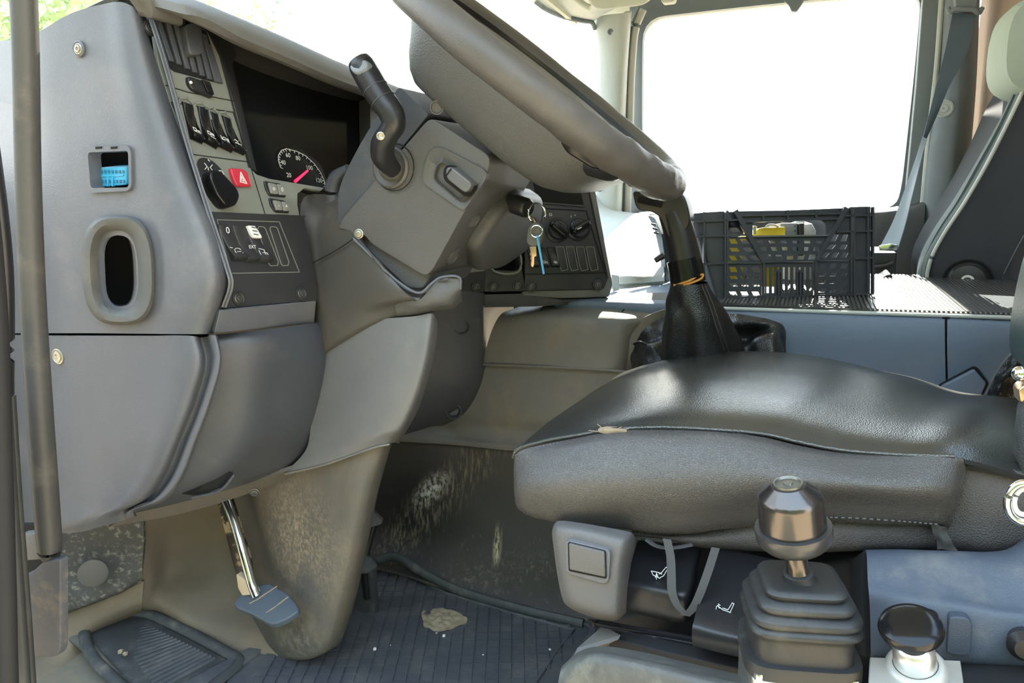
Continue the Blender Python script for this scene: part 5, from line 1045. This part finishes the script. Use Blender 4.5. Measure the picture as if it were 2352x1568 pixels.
part('recliner_housing', slab(rnd(pts('2190 690 1.915,2200 640 1.915,2240 610 1.915,2290 640 1.915,2310 690 1.915'), .01), (0, .03, 0), .006), matt, pz)
part('headrest', lathe(at(2395, 115, 2.0), (0, 1, 0), [(.05, -.12), (.095, -.10), (.105, -.04), (.105, .04), (.095, .1), (.05, .12)], 36, sq=(.9, 1, 3)), headm, pz, label='pale green grey headrest')
part('seat_base', slab(pts('2090 700 1.95,2420 700 1.95,2420 760 1.95,2090 760 1.95'), (0, .3, 0), .01), matt, pz)
sb = thing('seat_belt', 'twisted blue grey seat belt hanging from the pillar beside the passenger seat', 'seat belt')
part('webbing', grid([pts('2188 30 2.32,2214 31 2.32,2242 34 2.32'), pts('2172 110 2.31,2196 112 2.31,2222 120 2.31'), pts('2152 190 2.30,2168 192 2.30,2182 196 2.30'), pts('2134 262 2.28,2143 264 2.28,2152 266 2.285'), pts('2120 318 2.27,2124 319 2.272,2128 320 2.275')], 8, 40, .002), belt, sb)
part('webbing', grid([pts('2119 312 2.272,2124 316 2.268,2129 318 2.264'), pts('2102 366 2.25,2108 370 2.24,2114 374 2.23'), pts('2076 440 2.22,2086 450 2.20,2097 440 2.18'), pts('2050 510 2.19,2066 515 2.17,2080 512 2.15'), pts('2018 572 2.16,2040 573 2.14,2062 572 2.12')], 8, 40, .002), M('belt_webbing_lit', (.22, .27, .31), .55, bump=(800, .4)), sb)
part('belt_guide', tube(pts('2178 18 2.31,2182 28 2.305,2196 20 2.30,2216 22 2.30,2236 22 2.30,2248 30 2.305,2256 18 2.31'), .006, 10, 30), pilld, sb)
part('guide_cover', slab(rnd(pts('2192 -20 2.31,2248 -20 2.31,2244 22 2.31,2196 22 2.31'), .006), (0, .03, 0), .006), pilld, sb)
part('tongue', slab(rnd(pts('2018 564 2.12,2046 560 2.12,2062 562 2.12,2062 574 2.12,2020 576 2.12'), .003), (0, .006, 0), .001), met, sb)
bk = thing('belt_buckle_box', 'black plastic seat base box with rivets between crate and passenger seat', 'box')
part('box_body', slab(rnd(pts('2002 580 2.05,2060 580 2.05,2056 640 2.05,2060 690 2.05,2002 690 2.05'), .004), (0, .2, 0), .006), blk, bk)
part('ridge', tube(pts('2002 612 2.045,2030 610 2.045,2052 602 2.045'), .006, 8, 12), blk, bk)
sg = thing('crumpled_bag', 'dark crumpled bag with two white discs beside the crate', 'bag')
part('bag_body', slab(rnd(pts('2002 652 1.9,2024 640 1.9,2046 626 1.9,2058 650 1.9,2066 674 1.9,2002 676 1.9'), .01), (0, .1, 0), .01), blk, sg)
for x, y, r in ((2023, 662, .012), (2045, 650, .012)): part('white_disc', lathe(at(x, y, 1.895), (.1, -1, .3), [(r, -.003), (r, .002), (r*.8, .004), (.001, .003)], 20, sq=(1, .75, 2)), white, sg)
single('grey_card', slab(pts('2026 674 1.88,2056 656 1.88,2068 672 1.88'), (0, .02, 0), .001), graybx, 'folded grey card leaning below the white discs', 'card')

# ============================================================ DRIVER SEAT
ds = thing('driver_seat', 'driver seat with a shiny black vinyl cushion cover, its front seam torn open', 'seat')
far = pts('1395 905 1.27,1415 870 1.27,1470 845 1.27,1560 824 1.27,1670 814 1.27,1780 813 1.27,1870 820 1.27,1950 834 1.27,2020 852 1.27,2100 870 1.27,2200 905 1.27,2300 918 1.27,2420 928 1.27')
near = pts('1182 1050 .765,1188 1034 .762,1240 1015 .76,1330 998 .76,1420 984 .762,1520 980 .765,1640 985 .765,1760 996 .765,1830 1012 .765,1920 1030 .765,2060 1042 .765,2190 1046 .765,2420 1112 .775')
def lrp(t, h): return [a.lerp(c, t)+Vector((0, 0, h*min(1, i/5)**.6)) for i, (a, c) in enumerate(zip(near, far))]
under = [p+Vector((0, .04, -.06)) for p in far]
r_ = [under, far, lrp(.9, .007), lrp(.7, .013), lrp(.5, .017), lrp(.3, .0185), lrp(.12, .0165), lrp(.035, .009), near]
part('cushion_cover_top', grid(r_, 110, 80, .006, noise=(7, .004)), vin, ds, sharp=80, label='shiny black vinyl top of the cushion cover')
seam = [p+Vector((0, -.003, -.001)) for p in near]
mid1 = pts('1178 1075 0.757,1186 1062 0.752,1240 1042 0.742,1330 1025 0.738,1420 1012 0.738,1520 1005 0.740,1640 1010 0.742,1760 1020 0.744,1830 1036 0.746,1920 1052 0.748,2060 1064 0.752,2190 1068 0.758,2216 1078 0.770')
mid2 = pts('1178 1120 0.752,1188 1120 0.735,1240 1115 0.718,1330 1110 0.714,1420 1105 0.714,1520 1100 0.716,1640 1100 0.718,1760 1100 0.720,1830 1105 0.722,1920 1110 0.724,2060 1120 0.728,2186 1125 0.743,2212 1130 0.766')
mid3 = pts('1184 1160 0.757,1200 1165 0.744,1250 1172 0.734,1330 1180 0.730,1420 1180 0.730,1520 1182 0.732,1640 1182 0.734,1760 1170 0.736,1830 1162 0.738,1920 1158 0.740,2060 1166 0.744,2172 1176 0.754,2196 1182 0.770')
hem = pts('1196 1176 .775,1215 1186 .765,1262 1194 .758,1330 1204 .752,1420 1218 .75,1520 1228 .75,1640 1222 .752,1760 1206 .754,1830 1196 .756,1920 1194 .758,2060 1202 .762,2160 1210 .766,2182 1214 .775')
hem2 = [p+Vector((0, .02, -.004)) for p in hem]
part('cushion_cover_side', grid([seam[:12]+[seam[11].lerp(seam[12], .1)], mid1, mid2, mid3, hem, hem2], 110, 50, .005, noise=(11, .005)), vins, ds, sharp=80, label='grained vinyl side skirt')
part('seam_cord', tube([p+Vector((0, -.004, .001)) for p in near[:12]], .0022, 8, 80), vin, ds)
b = BM()
for A, B in ((near[1:5], .0045),):
    P = [p+Vector((0, -.006, -.004)) for p in A]; Q = crom(P, 70)
    for i in range(0, 68, 2): tube([Q[i], Q[i+1]], .0008, 5, bm=b)
Q = crom([h.lerp(m, .28)+Vector((0, -.004, 0)) for h, m in zip(hem[7:12], mid3[7:12])], 70)
for i in range(0, 68, 2): tube([Q[i], Q[i+1]], .0008, 5, bm=b)
stuff(part('stitching', b, seam_m, ds))
tp = [at(x, y, .752) for x, y in ((1372, 988), (1388, 985), (1410, 986), (1434, 988), (1440, 993), (1420, 998), (1395, 999), (1378, 995))]
tf = part('torn_foam', slab(tp, (0, .01, 0), .003), foamm, ds, label='torn seam showing beige foam'); b = BM()
for x0, y0, x1, y1 in ((1386, 990, 1372, 974), (1378, 992, 1352, 988), (1402, 990, 1428, 980), (1412, 990, 1444, 984)): tube([at(x0, y0, .75), at((x0+x1)/2+3, (y0+y1)/2, .748), at(x1, y1, .75)], .0004, 5, 8, bm=b)
part('loose_threads', b, foamm, tf)
part('cushion_fabric', grid([pts('1450 1215 .775,1600 1225 .77,1760 1200 .77,1900 1190 .772,2060 1190 .778,2160 1160 .782,2215 1080 .785,2420 1100 .79'), pts('1450 1228 .77,1600 1238 .762,1760 1230 .762,1900 1225 .765,2060 1220 .772,2170 1200 .778,2240 1160 .775,2420 1160 .78'), pts('1460 1232 .78,1600 1248 .768,1760 1258 .766,1900 1255 .77,2060 1252 .776,2170 1250 .78,2270 1255 .778,2420 1235 .785'), pts('1470 1234 .83,1600 1252 .82,1760 1266 .82,1900 1264 .82,2060 1262 .83,2170 1264 .83,2285 1272 .83,2420 1260 .84')], 70, 36, .01, noise=(20, .004)), fab, ds, sharp=80, label='worn grey fabric of the original cushion')
part('cover_tuck', grid([pts('2216 1068 .775,2280 1078 .772,2360 1092 .772,2420 1098 .775'), pts('2217 1078 .782,2280 1088 .778,2360 1104 .778,2420 1112 .78')], 20, 6, .004), vin, ds)
part('fabric_tie', grid([pts('2138 1208 .762,2160 1210 .758,2178 1212 .762'), pts('2146 1235 .764,2164 1236 .758,2184 1238 .762'), pts('2152 1262 .766,2168 1262 .762,2200 1266 .766')], 10, 14, .004, noise=(80, .004)), elas, ds)
# elastic straps
part('elastic_strap', grid([[p+Vector((dx, 0, 0)) for dx in (0, .009)] for p in pts('1522 1236 .735,1530 1275 .724,1532 1320 .708,1534 1360 .699,1548 1392 .696,1568 1412 .696')], 4, 40, .0015), elas, ds)
part('elastic_strap', grid([[p, p+Vector((.0085, 0, 0))] for p in pts('1634 1256 .735,1620 1300 .718,1606 1340 .704,1592 1375 .697,1578 1400 .695,1564 1412 .695')], 4, 40, .0015), elas, ds)
part('elastic_strap', tube(pts('1485 1238 .752,1505 1252 .748,1530 1258 .748,1560 1256 .75,1590 1250 .755'), .004, 8, 24, flat=(1, .3)), elas, ds)
# grey lever block at the front
lv = part('lever_block', grid([pts('1272 1205 .735,1282 1196 .728,1330 1200 .722,1400 1212 .718,1448 1222 .718,1458 1232 .735,1464 1240 .78'), pts('1268 1222 .722,1280 1216 .710,1330 1220 .703,1400 1236 .698,1432 1244 .698,1450 1256 .715,1460 1262 .78'), pts('1272 1260 .722,1286 1262 .704,1330 1270 .698,1395 1284 .692,1422 1288 .692,1440 1290 .708,1452 1292 .78'), pts('1282 1330 .722,1298 1335 .702,1335 1345 .695,1390 1356 .69,1416 1360 .69,1434 1360 .706,1446 1358 .78'),
    pts('1294 1380 .722,1310 1386 .703,1342 1396 .695,1388 1408 .69,1412 1410 .69,1430 1404 .706,1442 1398 .78'), pts('1310 1396 .735,1325 1402 .72,1348 1410 .712,1390 1420 .705,1412 1422 .705,1428 1414 .72,1440 1406 .78'), pts('1316 1396 .78,1330 1404 .78,1352 1412 .78,1390 1422 .78,1412 1424 .78,1428 1416 .78,1440 1408 .78')], 50, 44, .005), M('lever_grey', (.12, .115, .112), .5, bump=grain), ds, sharp=60, label='grey plastic end cap at the seat front')
part('cap_frame', slab(rnd(pts('1298 1240 .695,1396 1262 .688,1402 1272 .687,1398 1336 .686,1386 1342 .687,1300 1316 .694'), .006), (0, .01, 0), .003), M('lever_grey_edge', (.135, .135, .145), .5, bump=grain), lv)
part('cap_button', slab(rnd(pts('1306 1248 .690,1388 1268 .684,1390 1326 .683,1308 1308 .689'), .002), (0, .008, 0), .0012), M('lever_grey2', (.115, .11, .106), .5, bump=grain), lv)
part('button_gap', slab(rnd(pts('1304 1245 .6925,1391 1266 .6862,1393 1329 .6855,1306 1311 .6918'), .002), (0, .004, 0)), hole, lv)
def handle(rows, icon, lab, Yi):
    h = part('adjust_handle', grid(rows, 26, 36, .008), blk, ds, sharp=60, label=lab)
    b = BM()
    for s in icon: ribbon(pts(s), (CAM-pts(s)[0]).normalized(), .0007, .0005, bm=b)
    part('seat_symbol', b, white, h, smooth=False); return h
handle([pts('1466 1240 .79,1530 1250 .785,1600 1260 .785,1612 1262 .80'), pts('1454 1270 .765,1520 1284 .758,1590 1296 .755,1604 1298 .775'), pts('1442 1318 .735,1510 1332 .727,1582 1346 .722,1598 1346 .745'), pts('1438 1340 .722,1506 1354 .714,1576 1368 .710,1592 1366 .735'), pts('1434 1370 .722,1504 1384 .713,1574 1398 .71,1590 1394 .735'), pts('1434 1398 .725,1502 1412 .717,1570 1424 .713,1588 1416 .735'), pts('1440 1402 .76,1502 1416 .755,1570 1428 .75,1588 1420 .76')],
    ['1516 1328 .7265,1500 1320 .7275,1496 1311 .728,1512 1314 .727,1520 1318 .7265', '1514 1318 .727,1520 1314 .727,1530 1302 .728,1534 1305 .7275,1524 1322 .7265,1516 1326 .7265', '1505 1326 .727,1508 1316 .7275,1512 1326 .7265', '1508 1318 .727,1508 1330 .7265'], 'left seat adjuster handle with white tilt symbol', .72)
handle([pts('1648 1250 .785,1700 1266 .78,1760 1280 .78,1780 1284 .79'), pts('1626 1300 .75,1690 1316 .742,1750 1330 .738,1775 1334 .75'), pts('1604 1380 .70,1670 1398 .692,1736 1412 .688,1760 1416 .70'), pts('1594 1424 .674,1660 1442 .668,1726 1456 .664,1750 1458 .68'), pts('1590 1440 .668,1656 1458 .662,1722 1470 .658,1746 1470 .68'), pts('1590 1476 .67,1656 1492 .664,1722 1504 .66,1746 1502 .68'), pts('1596 1480 .70,1656 1496 .70,1722 1508 .70,1746 1504 .71')],
    ['1652 1396 .6895,1650 1392 .69,1660 1400 .689,1684 1408 .6875,1674 1410 .6875,1654 1402 .6895', '1660 1396 .689,1672 1400 .688,1682 1384 .688,1686 1386 .688,1676 1408 .687', '1644 1400 .6905,1646 1392 .6905,1652 1388 .6905', '1650 1386 .6905,1654 1390 .6905'], 'right seat adjuster handle with white cushion symbol', .69)
# dark base rails
part('seat_rail', grid([pts('1350 1420 .76,1450 1436 .74,1560 1454 .735,1700 1480 .73,1900 1520 .73'), pts('1366 1432 .74,1455 1448 .725,1560 1466 .72,1700 1492 .715,1900 1530 .715'), pts('1376 1440 .745,1460 1456 .735,1560 1474 .73,1700 1500 .725,1900 1540 .725'), pts('1392 1452 .735,1470 1466 .72,1560 1484 .712,1700 1510 .705,1900 1552 .705'), pts('1412 1462 .745,1480 1474 .73,1560 1492 .722,1700 1520 .715,1900 1562 .715'), pts('1430 1470 .73,1500 1488 .71,1580 1508 .70,1700 1536 .695,1900 1580 .695'), pts('1470 1488 .74,1520 1500 .72,1590 1520 .71,1700 1546 .705,1900 1592 .705'), pts('1480 1494 .80,1530 1508 .80,1600 1526 .80,1700 1552 .80,1900 1600 .80')], 40, 60, .006), blk, ds, sharp=60)
part('base_block', slab(pts('1380 1430 .80,1960 1280 .82,2100 1262 .82,2500 1240 .82,2560 1700 .80,1500 1640 .80'), (0, .3, 0), .01), matt, ds)
part('backrest', slab(rnd(pts('2640 -100 1.2,2400 500 1.2,2352 570 1.2,2332 650 1.2,2318 730 1.2,2314 790 1.2,2320 815 1.2,2345 836 1.2,2420 850 1.2,2700 860 1.2,2920 -100 1.2'), .02, 4), (.0, -.38, 0), .03, 5, both=True), M('backrest_vinyl', (.03, .055, .055), .4, bump=(600, .3, 'v')), ds, label='dark greenish backrest edge')
part('armrest_bracket', grid([pts('2340 920 .80,2356 910 .79,2420 900 .79'), pts('2326 980 .79,2346 975 .775,2420 970 .77'), pts('2328 1040 .785,2348 1040 .77,2420 1040 .77'), pts('2334 1105 .79,2352 1105 .78,2420 1105 .78')], 14, 24, .02, noise=(60, .004)), M('bracket_fabric', (.035, .04, .042), .8, bump=(700, .9, 'v')), ds)
c = at(2343, 858, .80); bm = BM(); bmesh.ops.create_uvsphere(bm, u_segments=24, v_segments=14, radius=.0072); [setattr(v_, 'co', v_.co+c) for v_ in bm.verts]; part('chrome_ball', bm, met, ds)
part('brass_fitting', slab(rnd(pts('2338 896 .79,2352 884 .79,2380 884 .79,2380 930 .79,2342 926 .79'), .003), (0, .02, 0), .002), brass, ds)
cR = at(2354, 1154, .70); ro = lambda r1, r2, dy: [cR+Vector((r1*math.cos(a), dy, r2*math.sin(a))) for a in [k/36*6.2832 for k in range(36)]]
part('belt_anchor', tube(ro(.0125, .0175, 0), .0034, 12, closed=True), met, ds, label='chromed oval belt anchor ring')
part('anchor_bush', tube(ro(.0072, .0115, .002), .0022, 10, closed=True), white, ds, label='white bush inside the anchor ring')

# ============================================================ SIDE CONSOLE right of the lever
sc = thing('seat_side_console', 'blue grey seat base console with two blank switch covers beside the push knob', 'console')
part('console_shell', grid([pts('1976 1280 .80,2050 1278 .80,2180 1280 .80,2300 1276 .80,2352 1230 .80,2430 1200 .80'), pts('1990 1268 .74,2060 1268 .735,2180 1272 .735,2300 1274 .735,2360 1260 .735,2430 1256 .735'), pts('1994 1345 .70,2060 1352 .692,2180 1366 .69,2300 1388 .688,2360 1394 .688,2430 1404 .688'), pts('1996 1365 .694,2060 1374 .684,2180 1388 .68,2300 1408 .678,2360 1414 .678,2430 1424 .678'), pts('1998 1400 .692,2060 1408 .68,2180 1420 .676,2300 1436 .674,2360 1442 .674,2430 1450 .674'), pts('2000 1500 .692,2060 1506 .68,2180 1512 .676,2300 1520 .674,2360 1524 .674,2430 1530 .674'), pts('2000 1520 .70,2060 1520 .70,2180 1526 .70,2300 1534 .70,2360 1538 .70,2430 1540 .70')], 50, 50, .006), M('console_blue', (.07, .088, .118), .55, bump=grain, dirt=((.28, .26, .22), 9, .48, .8, .55)), sc, sharp=60)
part('console_gap', slab(pts('1962 1290 .80,1992 1268 .748,1999 1510 .70,1970 1500 .76'), (-.004, .0, 0)), hole, sc)
part('blank_cover', slab(rnd(pts('2180 1416 .668,2220 1418 .667,2234 1432 .667,2230 1500 .667,2220 1508 .667,2174 1502 .668'), .004), (0, .012, 0), .002), M('cover_blue', (.05, .065, .09), .5, bump=grain), sc)
part('dark_switch', slab(rnd(pts('2036 1420 .674,2130 1406 .67,2160 1416 .67,2156 1490 .67,2140 1500 .67,2034 1480 .674'), .006), (0, .012, 0), .003), gloss, sc)
b = BM()
for s in ('2124 1472 .669,2124 1482 .669,2143 1482 .669,2143 1458 .669,2132 1470 .669', '2128 1476 .669,2140 1476 .669'): ribbon(pts(s), Vector((0, -1, 0)), .0009, .0005, bm=b)
part('switch_symbol', b, white, sc, smooth=False)
part('side_knob', lathe(at(2352, 1478, .665), (-.1, -1, .1), [(.011, -.01), (.013, .004), (.008, .012), (.002, .012)], 22), blk, sc)
struct('trim_16', slab(pts('2000 1500 .70,2450 1520 .68,2450 1700 .58,2000 1700 .58'), (0, 0, -.02), .002), matt)
# ============================================================ HAND CONTROL LEVER
hl = thing('control_lever', 'metal topped control lever with rubber bellows on a cast aluminium base', 'lever')
HY = .60
kc_ = at(1812, 1120, HY); kbt = at(1836, 1330, HY+.01); ax = (kc_-kbt).normalized()
tp_ = at(1810, 1112, HY)
def hh_(px, py): return (at(px, py, HY)-tp_).dot(ax)
s1 = (at(1888, 1190, HY)-at(1752, 1190, HY)).length/2
prof = [(.0005, hh_(1812, 1112)), (.011, hh_(1812, 1112)), (.0135, hh_(1812, 1113)), (.0145, hh_(1812, 1116)), (.0232, hh_(1815, 1135)), (.0248, hh_(1816, 1141)), (.0254, hh_(1818, 1150)), (.0262, hh_(1824, 1205)), (.0262, hh_(1826, 1216)), (.018, hh_(1826, 1218))]
part('knob', lathe(tp_, ax, prof[::-1], 48), knobm, hl, label='smoked metal knob')
part('knob_cap', lathe(tp_+ax*.001, ax, [(.0115, -.003), (.0115, .0008), (.010, .001), (.009, -.0005), (.004, -.0005), (.0035, .0008), (.0005, .0008)], 32), M('cap_metal', (.17, .17, .15), .35, .7), hl, label='ringed cap of the knob')
pr2 = [(.024, hh_(1826, 1213)), (.0300, hh_(1826, 1214)), (.0305, hh_(1826, 1221)), (.0296, hh_(1830, 1244)), (.0255, hh_(1832, 1257)), (.019, hh_(1832, 1264)), (.009, hh_(1832, 1265))]
part('lift_collar', lathe(tp_, ax, pr2[::-1], 48), M('collar_metal', (.06, .059, .06), .3, .5), hl)
part('stem', lathe(tp_, ax, [(.0095, hh_(1836, 1345)), (.0095, hh_(1834, 1325)), (.0088, hh_(1834, 1322)), (.0088, hh_(1830, 1280))], 28), knobm, hl)
part('stem_boot', lathe(tp_, ax, [(.0145, hh_(1838, 1352)), (.0125, hh_(1837, 1342)), (.012, hh_(1836, 1330)), (.0098, hh_(1836, 1326))], 28), bell, hl)
# bellows: rounded rectangles stacked
def rr(cx, cy, hw, hd, Y, p=5):
    c = at(cx, cy, Y); out = []
    for k in range(56):
        a = k/56*6.28318; u, v = math.cos(a), math.sin(a); out.append(c+rt*0+Vector((.927, .375, 0))*(math.copysign(abs(u)**(2/p), u)*hw)*1.0+Vector((-.375, .927, 0))*(math.copysign(abs(v)**(2/p), v)*hd))
    return out
BY = .60
L = []
def zr(z, hw, hd, dx=0): 
    c = Vector((bc.x+dx*.927, bc.y+dx*.375, z)); out = []
    for k in range(56):
        a = k/56*6.28318+.0001; u, v = math.cos(a), math.sin(a); out.append(c+g1_*(math.copysign(abs(u)**.4, u)*hw)+g2_*(math.copysign(abs(v)**.4, v)*hd))
    return out
g1_, g2_ = Vector((.975, .222, 0)), Vector((-.222, .975, 0))
bc = at(1840, 1322, .615); b = BM()
zt = bc.z
dz = (at(1838, 1348, .60).z-at(1850, 1505, .60).z)
lay = [(zt-(zt-z_)*1.0, a_*k_, b_*k_) for z_, a_, b_, k_ in [(*q_, 1.0) for q_ in [(zt, .004, .004), (zt, .026, .024), (zt-.001, .031, .028), (zt-.004, .033, .030), (zt-.007, .0325, .029), (zt-.009, .030, .027), (zt-.011, .037, .033), (zt-.014, .039, .035), (zt-.017, .0385, .0345), (zt-.0195, .0355, .032), (zt-.0215, .043, .038), (zt-.0245, .0445, .0395), (zt-.0275, .044, .039), (zt-.030, .041, .0365), (zt-.032, .0445, .039), (zt-.0345, .0455, .040), (zt-.037, .0445, .039), (zt-.0395, .041, .036), (zt-.044, .040, .035), (zt-.058, .040, .035), (zt-.0615, .0405, .0355), (zt-.062, .046, .040), (zt-.064, .0465, .0405), (zt-.074, .0465, .0405), (zt-.074, .003, .003)]]]
quads(b, [zr(*l) for l in lay], cu=True); part('bellows', b, bell, hl, sharp=50, label='folded black rubber bellows')
pz_ = zt-.074
part('base_flange', slab(rnd([bc.xy.to_3d()+Vector((0, 0, pz_))+g1_*u*.043+g2_*v*.039 for u, v in ((-1, -1), (1, -1), (1, 1), (-1, 1))], .006), (0, 0, -.010), .002), alu, hl)
part('base_block', slab(rnd([bc.xy.to_3d()+Vector((0, 0, pz_-.009))+g1_*u*.0425+g2_*v*.0385 for u, v in ((-1, -1), (1, -1), (1, 1), (-1, 1))], .004), (0, 0, -.06), .002), alu, hl)
part('base_slot', obox(bc.xy.to_3d()+Vector((0, 0, pz_-.024))-g2_*.0388, g1_*.038, Vector((0, 0, .003)), g2_*.0012), hole, hl)
for u, rr_ in ((-.037, .0045), (.037, .0045), (0, .0035)):
    o_ = bc.xy.to_3d()+Vector((0, 0, pz_))+g1_*u-g2_*.0345
    part('bolt', lathe(o_, (0, 0, 1), [(rr_, -.004), (rr_, .004), (rr_*.9, .005), (rr_*.5, .005), (rr_*.45, .002)], 18), met if u else alu, hl)
# ============================================================ PUSH KNOB VALVE
vk = thing('push_knob_valve', 'black mushroom push knob on a silver collar beside the control lever', 'knob')
vt_ = at(2087, 1400, .575); vb = at(2103, 1530, .59); ax = (vt_-vb).normalized()
def vh(px, py): return (at(px, py, .58)-vt_).dot(ax)
part('mushroom_knob', lathe(vt_, ax, [(.0105, vh(2093, 1460)), (.0185, vh(2092, 1456)), (.0222, vh(2091, 1448)), (.0228, vh(2091, 1440)), (.0215, vh(2090, 1430)), (.0175, vh(2089, 1423)), (.010, vh(2089, 1419)), (.0005, vh(2089, 1417))], 44), gloss, vk)
part('knob_neck', lathe(vt_, ax, [(.0105, vh(2100, 1500)), (.0105, vh(2094, 1442))], 28), blk, vk)
part('silver_collar', lathe(vt_, ax, [(.0155, vh(2106, 1545)), (.0152, vh(2104, 1530)), (.0148, vh(2100, 1506)), (.0125, vh(2099, 1494)), (.0108, vh(2098, 1490)), (.0105, vh(2098, 1496))], 36), M('satin_aluminium', (.75, .74, .70), .33, .9, dirt=((.3, .24, .18), 60, .55, .7, .7)), vk)
part('lock_nut', lathe(vt_, ax, [(.022, vh(2110, 1572)), (.022, vh(2108, 1556)), (.0205, vh(2106, 1548)), (.0185, vh(2106, 1544)), (.016, vh(2106, 1544)), (.0155, vh(2106, 1556))], 36), alup, vk)
vz = at(2105, 1572, .58).z
single('valve_plate', slab(pts(f'1998 1508 z{vz+.004:.4f},2206 1516 z{vz+.004:.4f},2230 1680 z{vz+.004:.4f},1990 1680 z{vz+.004:.4f}'), (0, 0, -.008), .001), alup, 'dusty bare aluminium mounting plate under the push knob', 'plate')
# ============================================================ SILL COVER in front
so_ = thing('step_cover', 'dusty grey plastic seat plinth cover at the bottom edge with rounded corner', 'cover')
part('cover_top', grid([pts('1290 1530 .64,1330 1496 .655,1370 1484 .655,1450 1492 .65,1600 1526 .64,1800 1572 .63'), pts('1286 1545 .62,1330 1505 .63,1372 1496 .63,1450 1506 .625,1600 1540 .615,1800 1588 .605'), pts('1280 1580 .61,1335 1520 .608,1380 1508 .606,1450 1520 .60,1600 1556 .592,1800 1604 .582'), pts('1276 1640 .61,1335 1560 .604,1385 1530 .60,1450 1535 .596,1600 1570 .588,1800 1620 .578'), pts('1276 1700 .61,1335 1700 .604,1385 1700 .60,1450 1700 .596,1600 1700 .588,1800 1720 .578')], 50, 40, .006), M('cover_dusty', (.075, .075, .07), .55, bump=grain, dirt=((.22, .23, .19), 18, .45, .75, .6)), so_, sharp=60)
part('cover_back', slab(pts('1320 1500 .66,1420 1470 .70,1396 1456 .72,1374 1452 .72,1300 1540 .66'), (0, .01, 0), .002), tunm, so_)
# rail gap: dark bar between seat rail and cover
single('seat_mount_bar', slab(rnd(pts('1398 1470 .72,1412 1466 .72,1500 1490 .70,1760 1550 .68,1760 1600 .68,1400 1500 .72'), .003), (0, .02, 0), .003), matt, 'black seat mounting bar just above the dusty plinth cover', 'bar')

# ============================================================ OUTSIDE
def tree(x, y, D, hgt, wid, n, seed, lab, low=.25, pos=None, ls=1, grp='trees seen through the windscreen', root=None):
    rg = random.Random(seed); base = at(x, y, Y=.62); dr = (base-CAM); dr.z = 0; dr.normalize(); c = Vector(pos) if pos else Vector((dr.x*D, dr.y*D, -1.5))
    t = root or thing('tree', lab, 'tree', grp)
    tb = tube([c, c+Vector((.1, 0, hgt*.4)), c+Vector((0, .1, hgt*.8))], [.16, .11, .04], 8, 8)
    for k in range(8):
        a = rg.uniform(0, 6.28); z = hgt*rg.uniform(.3, .7); tube([c+Vector((0, 0, z)), c+Vector((math.cos(a)*wid*.5, math.sin(a)*wid*.5, z+hgt*.18))], [.05, .015], 6, bm=tb)
    part('trunk', tb, M('bark', (.2, .15, .1), .9), t)
    V, Fc = [], []
    cl = [(c+Vector((rg.gauss(0, wid*.4), rg.gauss(0, wid*.4), hgt*rg.uniform(low, 1)))) for _ in range(26)]
    for i in range(n):
        q = rg.choice(cl)+Vector((rg.gauss(0, .32*ls**.5), rg.gauss(0, .32*ls**.5), rg.gauss(0, .26*ls**.5))); s = rg.uniform(.035, .075)*ls
        a = Vector((rg.gauss(0, 1), rg.gauss(0, 1), rg.gauss(0, 1))).normalized(); b_ = a.orthogonal().normalized()
        k = len(V); V += [q-a*s, q+b_*s*.5, q+a*s, q-b_*s*.5]; Fc.append((k, k+1, k+2, k+3))
    me = bpy.data.meshes.new('foliage'); me.from_pydata(V, [], Fc); me.materials.append(leafd if pos else leafm); o = bpy.data.objects.new('foliage', me); COL.objects.link(o); o.parent = t; o['kind'] = 'stuff'
tree(10, 60, 9, 4.6, 1.3, 9000, 1, 'leafy tree seen left of the grab bar through the windscreen')
tree(190, 60, 9.5, 4.4, 1.1, 6500, 5, 'pale leafy tree seen right of the grab bar above the dash')
tree(470, 20, 13, 5.2, .9, 1500, 9, 'thin leafy tree top seen above the instrument hood', .5)
tl_ = thing('added_treeline', 'dark row of unseen trees behind the open driver door, added to dim the low sky', 'trees'); tl_['kind'] = 'stuff'  # never in view: trees added behind the camera to block low sky light
for i, x in enumerate((-9, -5.5, -2.2, 1.2, 4.6, 8)): tree(0, 0, 0, 6.2, 1.9, 3500, 20+i, '', .1, (x, -8.5-(i % 2), -1.5), 4, root=tl_)
settle()
